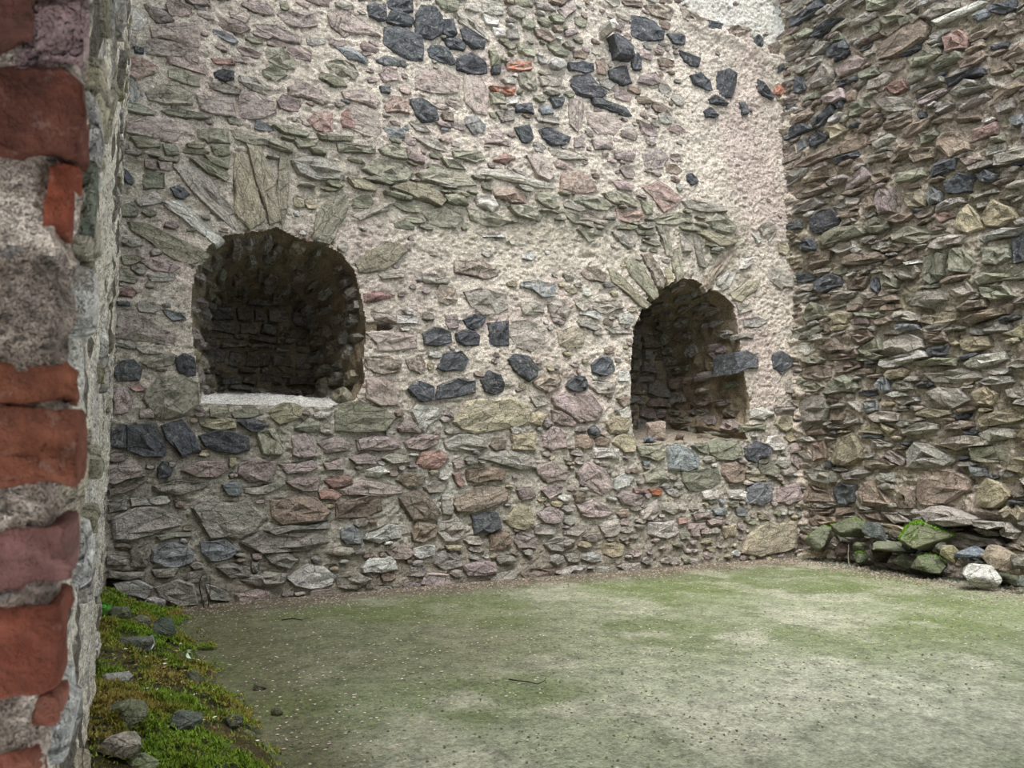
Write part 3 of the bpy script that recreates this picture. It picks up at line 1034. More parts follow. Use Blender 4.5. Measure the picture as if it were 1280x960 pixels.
def back_zone_info(px, py):
    line = 160 + .165 * (px - 150)            # the greened band of slate courses
    return line
def proud_back(px, py, code):
    d = 0.018 + 0.019 * float(sst(430, 560, py))
    if code == 'K': d += 0.010
    if abs(py - back_zone_info(px, py)) < 40 and px < 700: d += 0.015
    if px > 600 and px < 720 and py < 160: d += .015
    return d
for code, pts in parse(BACK):
    P = np.array([back.from_px(*p) for p in pts]); cx, cy = np.mean(pts, 0)
    gain = 1.0
    moss = 0.28 * math.exp(-((cy - back_zone_info(cx, cy) - 12) / 34) ** 2) * (code != 'K')
    if code == 'V': gain = 1.06
    c = ccw(P).mean(0)
    P = c + (P - c) * 1.03
    back.add(P, code, proud_back(cx, cy, code), moss=moss, gain=gain, force=True, name='brick' if code == 'O' else 'stone')
for code, pts in parse(RIGHT):
    P = np.array([right.from_px(*p) for p in pts])
    cx, cy = np.mean(pts, 0)
    if P[:, 1].min() < 0.05 or P[:, 0].min() < -.02: P[:, 0] = np.maximum(P[:, 0], 0.0)
    right.add(P, code, rng.uniform(.03, .07), moss=0.16 * math.exp(-((cy - 330) / 150) ** 2) * (code != 'K'), gain=1.08, force=True)
for w, code, pr, pts in JUT:
    Wl = back if w == 'b' else right
    Wl.add(np.array([Wl.from_px(*p) for p in pts]), code, pr, force=True, sink=.38)

def zone_back(px, py, g):
    """size limit (m), density, aspect, palette, how proud, extra moss"""
    line = back_zone_info(px, py)
    dl = py - line
    if px > 1012: return None
    if py > 600 and px > 800: return (.13, .9, 1.7, 'GGUPTLV', .028, 0)
    if py > 510: return (.30, .95, 2.1, 'GGGPPBTLG', .034, 0)
    if abs(dl - 5) < 30 and px < 900: return (.34, .95, 3.8, 'VGVGVS', .040, .25)
    if 590 < px < 725 and py < 150: return (.22, .95, 2.0, 'VGGVLB', .036, .05)
    if px > 850: return (.06, .05, 1.3, 'GPTG', .012, 0)
    if dl < 0 and px < 600: return (.28, .6, 2.0, 'PPGPVU', .014, .05)
    if dl < 0: return (.22, .42, 1.8, 'PGPGB', .014, 0)
    if 430 < px < 790 and 285 < py < 350: return (.07, .12, 1.6, 'GTL', .012, 0)
    if dl < 75 and 430 < px < 900: return (.20, .30, 2.4, 'VGVG', .014, .35)
    if px < 260: return (.20, .6, 2.0, 'GVPG', .022, .1)
    return (.13, .40, 1.7, 'GGTBPL', .020, 0)
back.fill(zone_back, rng, 2600, (.34, .26, .20, .15, .115, .085, .06))
def zone_right(px, py, g):
    m = .14 * math.exp(-((py - 330) / 160) ** 2)
    if py > 700: return (.2, .8, 2.0, 'GVB', .05, .3)
    if py < 300: return (.40, .95, 3.2, 'BGPGBGKGL', .048, m)
    return (.40, .95, 3.2, 'GVGBTGGKBL', .048, m)
right.fill(zone_right, rng, 1500, (.42, .33, .26, .20, .15, .11, .08))

def lerp(a, b, t): return a + (b - a) * t[..., None]
def tint_back(px, py, u, v):
    n1 = fbm(u * 1.7, v * 1.7, 61, 3)
    up = lin((228, 216, 202)); low = lin((196, 188, 175)); pale = lin((238, 234, 226)); pinkish = lin((216, 197, 188))
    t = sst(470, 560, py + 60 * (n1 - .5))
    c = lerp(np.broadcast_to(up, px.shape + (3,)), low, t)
    c = lerp(c, pinkish, sst(.5, .75, fbm(u * 1.1, v * 1.1, 88, 3)) * (1 - t) * .7)
    ledge = sst(-6, 6, (px - 842) * .47 - py) * (px > 700)
    c = lerp(c, pale, ledge * .8)
    c = lerp(c, pale, sst(.0, 1, np.exp(-((px - 545) / 40) ** 2 - ((py - 600) / 60) ** 2)) * .6)
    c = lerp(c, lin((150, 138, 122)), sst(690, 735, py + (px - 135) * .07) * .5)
    line = 160 + .165 * (px - 150)
    moss = .55 * np.exp(-((py - line - 32) / 42) ** 2) * sst(.30, .62, fbm(u * 2.3, v * 2.3, 31, 3)) * (px < 935)
    moss = moss + .5 * np.exp(-((px - 870) / 60) ** 2 - ((py - 300) / 26) ** 2)
    moss = moss + .14 * (py < 120) * (px > 940) + .12 * sst(.5, .7, n1)
    moss = moss + .35 * np.exp(-((px - 530) / 110) ** 2 - ((py - 265) / 28) ** 2)
    return np.concatenate([c, np.clip(moss, 0, 1)[..., None]], -1)
def extra_back(px, py, u, v):
    ledge = sst(-4, 4, (px - 842) * .47 - py) * (px > 700)
    e = -.16 * ledge + .045 * np.exp(-(((px - 842) * .47 - py + 14) / 12) ** 2) * (px > 830)
    foot = .07 * sst(1.3, 0.0, v)
    hole = -.16 * (inside([(133, 722), (168, 725), (166, 735), (134, 738)], px, py) | inside([(458, 404), (486, 403), (490, 412), (455, 414)], px, py))
    for cx, cy, r in ((470, 409, 9), (735, 320, 5), (560, 692, 8)): hole = hole - .06 * np.exp(-(((px - cx) / (1.8 * r)) ** 2 + ((py - cy) / (.5 * r)) ** 2))
    return e + hole
def tint_right(px, py, u, v):
    n1 = fbm(u * 2.3, v * 2.3, 63, 3)
    c = lerp(np.broadcast_to(lin((222, 208, 192)), px.shape + (3,)), lin((160, 150, 130)), sst(.40, .70, n1))
    c = lerp(c, lin((226, 212, 196)), sst(.55, .75, fbm(u * 3.1, v * 3.1, 93, 3)))
    m = .30 * np.exp(-((py - 330) / 150) ** 2) * sst(.4, .65, fbm(u * 2.1, v * 2.1, 33, 3)) + .22 * (py < 120) * (px < 1120)
    return np.concatenate([c, m[..., None]], -1)
CAVITY = [(1178, 652), (1200, 648), (1228, 652), (1262, 655), (1264, 672), (1255, 688), (1225, 694), (1196, 676), (1182, 668)]
def extra_right(px, py, u, v):
    c = -.32 * inside(CAVITY, px, py)
    c = c - .10 * inside([(1104, 640), (1128, 648), (1127, 668), (1108, 668)], px, py)
    return c + .05 * sst(.25, 0.0, u) + .20 * (fbm(v / .14, u / .25, 97, 3) - .38) * sst(.55, 0.0, u)
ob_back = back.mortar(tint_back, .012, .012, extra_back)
ob_right = right.mortar(tint_right, .018, .035, extra_right)
# drop stones that would hang inside the niche openings
def in_niche(c): return any(inside(Q, np.array([c[0]]), np.array([c[1]]))[0] for Q in niche_uv)
back.stones = [d for d in back.stones if d['sink'] > .1 or not in_niche(d['P'].mean(0)) or d['pa'] < 0]
def back_mat(d):
    c = d['P'].mean(0); return M_SMEARED if back.px_of(np.array(c[0]), np.array(c[1]))[1] < 500 and d['code'] not in 'KS' else M_STONE
back.build_stones(ob_back, rng, 300, 1.0, back_mat)
right.build_stones(ob_right, rng, 300, 1.5)

# ---------------------------------------------------------------- the two deep arched niches (lining and its stones)
def niche(P, depth, shrink, lift, seed, ncourse, pale_sill, side=0.0):
    g = random.Random(seed)
    # resample the outline evenly
    L = np.linalg.norm(np.roll(P, -1, 0) - P, axis=1); cum = np.concatenate([[0], np.cumsum(L)]); tot = cum[-1]
    ns = int(tot / .022); s = np.linspace(0, tot, ns, endpoint=False)
    Q = np.stack([np.interp(s, cum, np.append(P[:, k], P[0, k])) for k in (0, 1)], 1)
    c = np.array([(P[:, 0].min() + P[:, 0].max()) / 2, P[:, 1].min() + np.ptp(P[:, 1]) * .42])
    nt_ = int(depth / .025)
    t = np.linspace(0.0, 1.0, nt_ + 1)
    zb = P[:, 1].min()
    def at(q, tt):
        bl = sst(zb + .16, zb + .02, q[..., 1]) * sst(0, .22, tt) * (.085 if pale_sill else .0)
        k = 1.012 + (shrink - 1.012) * tt
        return np.stack([c[0] + side * tt + (q[..., 0] - c[0]) * k, c[1] + lift * tt + (q[..., 1] - c[1]) * k + bl, tt * depth + .012 - back.bulge(q[..., 0], q[..., 1])], -1)
    SS, TT = np.meshgrid(np.arange(ns), t)
    G = at(Q[SS], TT)
    cen = np.array([c[0], c[1]]); d = G[..., :2] - cen; d /= np.linalg.norm(d, axis=-1, keepdims=True)
    ang = s[SS]
    h = (fbm(ang / .10, TT * depth / .10, seed, 3) - .5) * .09 + (fbm(ang / .03, TT * depth / .03, seed + 3, 2) - .5) * .035
    h = h * sst(0, .05, TT); h[:, :] = (h + np.roll(h, 1, 1) + np.roll(h, -1, 1)) / 3
    G[..., :2] += d * h[..., None]
    Wp = np.stack([G[..., 0], D + G[..., 2], G[..., 1]], -1)
    idx = np.arange(ns * (nt_ + 1)).reshape(nt_ + 1, ns)
    q = np.stack([idx[:-1], idx[1:], np.roll(idx, -1, 1)[1:], np.roll(idx, -1, 1)[:-1]], -1).reshape(-1, 4)
    V = Wp.reshape(-1, 3)
    fl_ = Wp[0].copy(); fl_[:, 0] += d[0, :, 0] * .12; fl_[:, 2] += d[0, :, 1] * .12; fl_[:, 1] += .03
    # back face: fan rings to the centre
    last = G[-1]; rings = []; VV = [V]; k0 = len(V); prev = idx[-1]
    FF = [q]
    for rr in (.85, .7, .55, .4, .25, .1):
        R2 = np.stack([last[:, 0] * rr + (1 - rr) * last[:, 0].mean(), D + last[:, 2] + (vn(np.arange(ns) * .2, np.full(ns, rr * 40), seed) - .5) * .10,
                       last[:, 1] * rr + (1 - rr) * last[:, 1].mean()], 1)
        cur = np.arange(ns) + k0; k0 += ns; VV.append(R2)
        FF.append(np.stack([prev, cur, np.roll(cur, -1), np.roll(prev, -1)], -1)); prev = cur
    cur = np.arange(ns) + k0; k0 += ns; VV.append(fl_); FF.append(np.stack([cur, idx[0], np.roll(idx[0], -1), np.roll(cur, -1)], -1))
    VV.append(np.array([[last[:, 0].mean(), D + depth, last[:, 1].mean()]])); e_ = k0
    FF.append(np.stack([prev, np.full(ns, e_), np.full(ns, e_), np.roll(prev, -1)], -1))
    V = np.concatenate(VV); Fq = np.concatenate(FF)
    tail = [tuple(f) for f in Fq[-ns:, ::-1]]; tail = [(f[0], f[1], f[3]) for f in tail]; Fq = Fq[:-ns]
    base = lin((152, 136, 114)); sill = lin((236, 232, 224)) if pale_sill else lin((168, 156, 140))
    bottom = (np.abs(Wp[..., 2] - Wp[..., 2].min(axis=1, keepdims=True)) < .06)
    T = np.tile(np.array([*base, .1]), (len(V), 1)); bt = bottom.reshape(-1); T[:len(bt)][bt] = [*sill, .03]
    me = make_mesh('niche_lining', V, [tuple(f) for f in Fq[:, ::-1]] + tail, M_MORTAR, T, True)
    o = link('niche_lining', me, ob_back)
    # stones of the lining, laid in courses on the jambs and radiating in the vault
    centre = np.array([c[0], D + depth * .5, c[1]])
    occ = []
    cnt = 0
    for tries in range(2600):
        si = g.randrange(ns); tt = g.uniform(.05, .97)
        P0 = at(Q[si], tt); nx = Q[(si + 4) % ns] - Q[(si - 4) % ns]; nx = nx / np.linalg.norm(nx)
        nin = np.array([-nx[1], nx[0]])
        if nin @ (cen - Q[si]) < 0: nin = -nin
        if nin[1] > .75: continue                                   # leave the mortar sill
        zc = P0[1]; arch = nin[1] < -.45
        a, b = (g.uniform(.22, .55), g.uniform(.08, .20))
        depthwise = not arch
        sa, sb = (a, b)
        p = np.array([s[si], tt * depth])
        hs = (b / 2, a / 2)                                        # s extent, depth extent
        if any(abs(p[0] - o_[0]) < hs[0] + o_[2] and abs(p[1] - o_[1]) < hs[1] + o_[3] for o_ in occ): continue
        if tt * depth - hs[1] < .03: continue
        occ.append((p[0], p[1], hs[0] + .006, hs[1] + .006)); cnt += 1
        n = g.choice((5, 6, 7)); pol = []
        for k in range(n):
            th = (k + g.uniform(-.25, .25)) * 2 * math.pi / n; cx, sy = math.cos(th), math.sin(th); gg = (abs(cx) ** 3.2 + abs(sy) ** 3.2) ** (-1 / 3.2) * g.uniform(.88, 1.05)
            pol.append((cx * gg * a / 2, sy * gg * b / 2))
        Vs, Fs = stone_geo(ccw(pol), g.uniform(.03, .07), g, True, 1.3)
        Vs = np.stack([Vs[:, 0], -Vs[:, 2], Vs[:, 1]], 1)
        Nn = np.array([nin[0], -.12, nin[1]]); Nn /= np.linalg.norm(Nn)
        A = np.array([0, 1.0, 0]); A -= Nn * (A @ Nn); A /= np.linalg.norm(A); B = np.cross(Nn, A)
        o0 = np.array([P0[0], D + P0[2], P0[1]])
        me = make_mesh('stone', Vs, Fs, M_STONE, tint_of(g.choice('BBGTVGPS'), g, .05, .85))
        link('stone', me, o, Matrix(((A[0], -Nn[0], B[0], o0[0]), (A[1], -Nn[1], B[1], o0[1]), (A[2], -Nn[2], B[2], o0[2]), (0, 0, 0, 1))))
        if cnt > 130: break
    # back face stones in rough courses
    z0, z1 = last[:, 1].min(), last[:, 1].max(); x0, x1 = last[:, 0].min(), last[:, 0].max()
    z = z0 + .03
    while z < z1 - .05:
        hgt = g.uniform(.06, .20); x = x0 + g.uniform(-.05, .03)
        while x < x1:
            w_ = g.uniform(.10, .42)
            if inside(last[:, :2], np.array([x + w_ / 2]), np.array([z + hgt / 2]))[0]:
                pol = [(-w_ / 2 * g.uniform(.8, 1), -hgt / 2 * g.uniform(.6, 1)), (w_ / 2 * g.uniform(.8, 1), -hgt / 2 * g.uniform(.7, 1)), (w_ / 2, g.uniform(-.01, .01)), (w_ / 2 * g.uniform(.7, .95), hgt / 2 * .9), (-w_ / 2 * g.uniform(.7, .95), hgt / 2 * .9)]
                Vs, Fs = stone_geo(ccw(pol), g.uniform(.05, .10), g, False, 1.5)
                Vs = np.stack([Vs[:, 0], -Vs[:, 2], Vs[:, 1]], 1)
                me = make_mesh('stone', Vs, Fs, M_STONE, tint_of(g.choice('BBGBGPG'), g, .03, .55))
                link('stone', me, o, Matrix.Translation((x + w_ / 2, D + depth + .012, z + hgt / 2 + g.uniform(-.02, .02))) @ Matrix.Rotation(g.uniform(-.16, .16), 4, 'Y'))
            x += w_ + .02
        z += hgt + .02
    return o
niche(niche_uv[0], 1.7, .74, -.03, 5, 9, True, side=.10)
niche(niche_uv[1], 1.40, .78, .02, 9, 9, False, side=.10)

# ---------------------------------------------------------------- left wall: jamb seen at a grazing angle, with the brick pier at its near end
Y0 = 0.66
ys = [Y0]
while ys[-1] < D + .1: ys.append(ys[-1] + max(.0035, .0035 * ys[-1] / .8))
ys = np.array(ys)
zs = np.concatenate([np.arange(-.05, 3.0, .012), np.arange(3.0, HT, .03)])
YY, ZZ = np.meshgrid(ys, zs)
rel = (fbm(YY / .35, ZZ / .30, 201, 3) - .5) * .055 + (fbm(YY / .07, ZZ / .09, 211, 3) - .5) * .040 + (fbm(YY / .02, ZZ / .024, 221, 2) - .5) * .014
rel = rel * np.clip(.55 + YY * .12, 0, 1.1)
XX = XL + rel
Pl = np.stack([XX, YY, ZZ], -1)
nv_, nu_ = YY.shape; idx = np.arange(nv_ * nu_).reshape(nv_, nu_)
q = np.stack([idx[:-1, :-1], idx[:-1, 1:], idx[1:, 1:], idx[1:, :-1]], -1).reshape(-1, 4)
n1 = fbm(YY * 2.2, ZZ * 2.2, 231, 3); n2 = fbm(YY / .12, ZZ / .3, 241, 3)
cc = lerp(np.broadcast_to(lin((244, 233, 214)), YY.shape + (3,)), lin((112, 104, 92)), sst(.52, .64, n2))
cc = lerp(cc, lin((236, 230, 220)), sst(.5, .7, n1) * .7)
TT = np.concatenate([cc, (.15 * sst(.5, .7, n1))[..., None]], -1)
ob_left = tag(link('wall_left', make_mesh('wall_left', Pl.reshape(-1, 3), q, M_MORTAR, TT.reshape(-1, 4), True)), kind='structure')
for _ in range(70):
    y = Y0 + .25 + (D - 1.0) * rng.random() ** 1.6; z = rng.uniform(.1, 1.2 + y * .62)
    w_, h_ = rng.uniform(.10, .30), rng.uniform(.05, .15)
    pol = ccw([(w_ / 2 * math.cos(a) * rng.uniform(.85, 1.1), h_ / 2 * math.sin(a) * rng.uniform(.85, 1.1)) for a in [k * 1.047 + rng.uniform(-.2, .2) for k in range(6)]])
    Vs, Fs = stone_geo(pol, rng.uniform(.004, .014) + .006 * y / 3, rng, True, .5)
    Vs = np.stack([Vs[:, 0], -Vs[:, 2], Vs[:, 1]], 1)
    me = make_mesh('stone', Vs, Fs, M_STONE, tint_of(rng.choice('GLTG'), rng))
    link('stone', me, ob_left, Matrix(((0, -1, 0, XL + .005), (1, 0, 0, y), (0, 0, 1, z), (0, 0, 0, 1))))

# pier face towards the viewer: rubble mortar core with bricks
def blob_grid(x0, x1, z0, z1, y, cell, amp, seed):
    xs = np.arange(x0, x1 + cell, cell); zz = np.arange(z0, z1, cell)
    X, Z = np.meshgrid(xs, zz)
    h = (fbm(X / .03, Z / .025, seed, 4) - .5) * amp
    edge = sst(x1 - .014, x1, X) ; Y = y - h + edge ** 2 * .03
    Xe = X + (fbm(X / .02 + 40, Z / .02, seed + 4, 3) - .5) * .016
    idx = np.arange(X.size).reshape(X.shape)
    q = np.stack([idx[:-1, :-1], idx[:-1, 1:], idx[1:, 1:], idx[1:, :-1]], -1).reshape(-1, 4)
    return np.stack([Xe, Y, Z], -1).reshape(-1, 3), q, X, Z
V, q, X, Z = blob_grid(-.55, XL + .012, 0.0, 2.6, Y0 - .005, .0045, .035, 301)
c = lerp(np.broadcast_to(lin((208, 190, 174)), X.shape + (3,)), lin((140, 124, 112)), sst(.45, .7, fbm(X / .07, Z / .06, 311, 3)))
T = np.concatenate([c, np.full(X.shape + (1,), .05)], -1)
pier = tag(link('wall_left_pier', make_mesh('wall_left_pier', V, q, M_MORTAR, T.reshape(-1, 4), True)), kind='structure')
pier.name = 'trim_1'
def lump(name, pts_px, y_front, depth, col, seed, parent, mat, amp=.008, div=13):
    """rough block whose front face has the measured corners (tl, tr, br, bl) on the plane y = y_front"""
    c4 = [hit(px, py, (0, y_front, 0), (0, 1, 0)) for px, py in pts_px]
    cen = sum(c4) / 4
    tl, tr, br, bl = [p - cen for p in c4]
    bm = bmesh.new(); n = div; g = {}
    nd = 5
    def P(a, b, d):
        x = (tl * (1 - a) + tr * a) * (1 - b) + (bl * (1 - a) + br * a) * b
        p = x + np.array([0, depth * d, 0])
        return p
    def vert(i, j, k):
        if (i, j, k) in g: return g[(i, j, k)]
        p = P(i / n, j / n, k / nd)
        r = .0
        for (t, m) in ((i, n), (j, n), (k, nd)): r += (abs(t / m - .5) * 2) ** 8
        ctr = np.array([0, depth / 2, 0]); sh = 1 - .035 * max(0, r - 1)
        p = ctr + (p - ctr) * sh
        nn = lambda s_, f: float(fbm(np.array([p[0] * f + s_]), np.array([p[2] * f + p[1] * f * .7 + s_]), seed, 3)[0] - .5)
        p = p + np.array([nn(3, 60), nn(9, 45) * 1.3, nn(15, 60)]) * amp * 2
        g[(i, j, k)] = bm.verts.new(p.tolist()); return g[(i, j, k)]
    for i in range(n):
        for j in range(n):
            for k in (0, nd): bm.faces.new([vert(i, j, k), vert(i + 1, j, k), vert(i + 1, j + 1, k), vert(i, j + 1, k)])
    for i in range(n):
        for k in range(nd):
            for j in (0, n): bm.faces.new([vert(i, j, k), vert(i + 1, j, k), vert(i + 1, j, k + 1), vert(i, j, k + 1)])
            for j in (0, n): bm.faces.new([vert(j, i, k), vert(j, i + 1, k), vert(j, i + 1, k + 1), vert(j, i, k + 1)])
    bmesh.ops.recalc_face_normals(bm, faces=bm.faces)
    me = bpy.data.meshes.new(name); bm.to_mesh(me); bm.free()
    me.materials.append(mat); a = me.attributes.new('tint', 'FLOAT_COLOR', 'POINT')
    t = np.tile(np.array([*lin(col), .0], np.float32), (len(me.vertices), 1)); a.data.foreach_set('color', t.ravel())
    me.polygons.foreach_set('use_smooth', np.ones(len(me.polygons), bool))
    return link(name, me, parent, Matrix.Translation(cen.tolist()))
BR = [([(-45, 446), (93, 452), (94, 497), (-45, 502)], .645, .09, (112, 66, 47)), ([(-45, 506), (96, 508), (95, 606), (-45, 612)], .640, .10, (108, 62, 44)),
      ([(-40, 668), (90, 650), (86, 728), (-45, 742)], .650, .09, (116, 80, 74)), ([(-45, 762), (80, 756), (82, 862), (-45, 880)], .640, .10, (108, 58, 42)),
      ([(-45, 78), (102, 88), (104, 186), (-45, 190)], .640, .10, (88, 50, 38)), ([(-50, -40), (40, -60), (42, 30), (-50, 34)], .615, .10, (96, 60, 50)),  # two upper bricks tinted darker, painting in the shade at the pier's top
      ([(70, 198), (97, 200), (86, 282), (54, 280)], .648, .06, (112, 56, 38)), ([(-45, 945), (45, 940), (45, 1010), (-45, 1010)], .645, .09, (124, 74, 58)),
      ([(36, 872), (76, 868), (74, 905), (38, 910)], .668, .05, (126, 78, 62))]
for i, (p4, yf, dp, col) in enumerate(BR): lump('brick', p4, yf, dp, col, 400 + i, pier, M_BRICK)
ST = [([(28, -30), (108, -30), (104, 62), (24, 84)], .640, .07, (146, 120, 118)), ([(96, 196), (122, 200), (116, 268), (90, 262)], .70, .07, (118, 122, 104)),
      ([(4, 212), (52, 206), (46, 262), (10, 258)], .668, .03, (150, 92, 80)), ([(0, 300), (34, 296), (36, 326), (2, 330)], .665, .03, (120, 112, 108)),
      ([(2, 372), (24, 368), (26, 404), (0, 406)], .665, .03, (150, 138, 112)), ([(-20, 738), (16, 742), (14, 756), (-20, 758)], .655, .03, (190, 196, 200))]
for i, (p4, yf, dp, col) in enumerate(ST): lump('stone', p4, yf, dp, col, 440 + i, pier, M_STONE, .007, 7)

# ---------------------------------------------------------------- unseen walls, lintel and roof slab, added to keep the brick pier in shade
def rough_box(name, x0, x1, y0, y1, z0, z1, cell, seed, col=(176, 162, 142)):
    bm = bmesh.new()
    V = []; 
    def face(o, a, b_):
        na, nb = max(1, int(np.linalg.norm(a) / cell)), max(1, int(np.linalg.norm(b_) / cell)); g = [[bm.verts.new((o + a * i / na + b_ * j / nb).tolist()) for i in range(na + 1)] for j in range(nb + 1)]
        for j in range(nb):
            for i in range(na): bm.faces.new((g[j][i], g[j][i + 1], g[j + 1][i + 1], g[j + 1][i]))
    dx, dy, dz = np.array([x1 - x0, 0, 0.]), np.array([0, y1 - y0, 0.]), np.array([0, 0, z1 - z0]); o = np.array([x0, y0, z0])
    face(o, dx, dz); face(o + dy, dz, dx); face(o, dz, dy); face(o + dx, dy, dz); face(o, dy, dx); face(o + dz, dx, dy)
    bmesh.ops.remove_doubles(bm, verts=bm.verts, dist=1e-4)
    for v in bm.verts:
        p = v.co; k = lambda s_: float(fbm(np.array([p.x * 2 + p.z * 1.3 + s_]), np.array([p.y * 2 + p.z * 2.1]), seed, 3)[0] - .5) * .07
        v.co = p + Vector((k(1), k(5), k(9)))
    me = bpy.data.meshes.new(name); bm.to_mesh(me); bm.free(); me.materials.append(M_MORTAR)
    a = me.attributes.new('tint', 'FLOAT_COLOR', 'POINT'); t = np.tile(np.array([*lin(col), .1], np.float32), (len(me.vertices), 1)); a.data.foreach_set('color', t.ravel())
    return tag(link(name, me), kind='structure')
rough_box('shade_wall_front', 1.75, R + .3, -.2, .62, -.05, 3.4, .3, 801)
rough_box('shade_lintel', -.6, 1.75, -.2, .62, 2.25, 3.4, .3, 803)
rough_box('shade_ceiling', -1.2, 2.6, -2.2, -.2, 2.4, 2.7, .3, 805)
rough_box('shade_wall_rear', -1.2, 2.6, -2.5, -2.2, -.05, 2.7, .3, 807)

# ---------------------------------------------------------------- floor
xs = np.arange(-.6, R + .3, .035); ysf = np.arange(1.2, D + .3, .035)
X, Y = np.meshgrid(xs, ysf)
Zf = (fbm(X / 1.3, Y / 1.3, 501, 2) - .5) * .03 + (fbm(X / .15, Y / .15, 511, 2) - .5) * .006
Pf = np.stack([X, Y, Zf], -1)
px, py = to_px(Pf)
n1 = fbm(X * 1.1, Y * 1.1, 521, 5); n2 = fbm(X * 2.6 + n1, Y * 2.6, 531, 5)
c = lerp(np.broadcast_to(lin((140, 143, 120)), X.shape + (3,)), lin((110, 116, 88)), sst(.38, .62, n1))
c = lerp(c, lin((164, 161, 144)), sst(.5, .66, n2) * .8)
olive = np.exp(-((px - 480) / 260) ** 2 - ((py - 800) / 60) ** 2)
c = lerp(c, lin((90, 90, 66)), np.clip(olive * 1.0, 0, .75))
c = lerp(c, lin((158, 158, 142)), np.clip(np.exp(-((px - 1120) / 260) ** 2 - ((py - 890) / 70) ** 2), 0, .6))
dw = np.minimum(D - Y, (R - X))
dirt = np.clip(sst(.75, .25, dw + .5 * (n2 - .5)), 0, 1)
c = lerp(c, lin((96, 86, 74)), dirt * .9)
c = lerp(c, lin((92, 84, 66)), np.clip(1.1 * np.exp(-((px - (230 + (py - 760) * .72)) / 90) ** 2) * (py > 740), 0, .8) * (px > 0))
g = .10 + .35 * sst(.45, .68, n1)
for cx, cy, sx, sy, a in ((1230, 765, 150, 26, 1.0), (870, 742, 95, 16, .85), (1075, 728, 70, 10, .8), (760, 735, 60, 10, .4), (430, 890, 130, 50, .35), (280, 850, 80, 80, .5), (560, 770, 150, 12, .35)):
    g = g + a * np.exp(-((px - cx) / sx) ** 2 - ((py - cy) / sy) ** 2)
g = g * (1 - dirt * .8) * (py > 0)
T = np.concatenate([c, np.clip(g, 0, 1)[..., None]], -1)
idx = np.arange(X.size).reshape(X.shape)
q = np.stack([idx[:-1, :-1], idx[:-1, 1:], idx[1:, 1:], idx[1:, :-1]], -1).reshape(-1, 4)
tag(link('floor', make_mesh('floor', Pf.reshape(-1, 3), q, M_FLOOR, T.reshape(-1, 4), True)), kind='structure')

# ---------------------------------------------------------------- loose rocks
def rock_mesh(name, rx, ry, rz, col, moss, seed, npts=22, mat=None):
    g = random.Random(seed); bm = bmesh.new()
    for k in range(npts):
        th, ph = g.uniform(0, 2 * math.pi), math.acos(g.uniform(-1, 1))
        d = [math.sin(ph) * math.cos(th), math.sin(ph) * math.sin(th), math.cos(ph)]
        s_ = max(abs(v) for v in d) ** -.35 * g.uniform(.82, 1.0)
        bm.verts.new((d[0] * s_ * rx, d[1] * s_ * ry, max(-.75, d[2] * s_) * rz))
    r = bmesh.ops.convex_hull(bm, input=bm.verts)
    bmesh.ops.delete(bm, geom=[v for v in bm.verts if not v.link_faces], context='VERTS')
    bmesh.ops.bevel(bm, geom=bm.edges[:], offset=min(rx, ry, rz) * .04, segments=1, affect='EDGES')
    bmesh.ops.triangulate(bm, faces=bm.faces)
    bmesh.ops.subdivide_edges(bm, edges=[e for e in bm.edges if e.calc_length() > .35 * min(rx, ry, rz)], cuts=1)
    for v in bm.verts:
        p = v.co; k = .05 * min(rx, ry, rz)
        v.co = p + Vector((vn(p.x * 14, p.y * 14 + p.z * 9, seed) - .5, vn(p.y * 14, p.z * 14, seed + 1) - .5, vn(p.z * 14, p.x * 14, seed + 2) - .5)) * k * 2
    bmesh.ops.recalc_face_normals(bm, faces=bm.faces)
    me = bpy.data.meshes.new(name); bm.to_mesh(me); bm.free()
    me.materials.append(mat or M_STONE); a = me.attributes.new('tint', 'FLOAT_COLOR', 'POINT')
    n_ = len(me.vertices); co = np.zeros(n_ * 3, np.float32); me.vertices.foreach_get('co', co); z = co.reshape(-1, 3)[:, 2] / rz
    t = np.tile(np.array([*lin(col), moss], np.float32), (n_, 1)); t[:, 3] = np.clip(moss * (.75 + .4 * z), 0, 1)
    a.data.foreach_set('color', t.ravel())
    return me
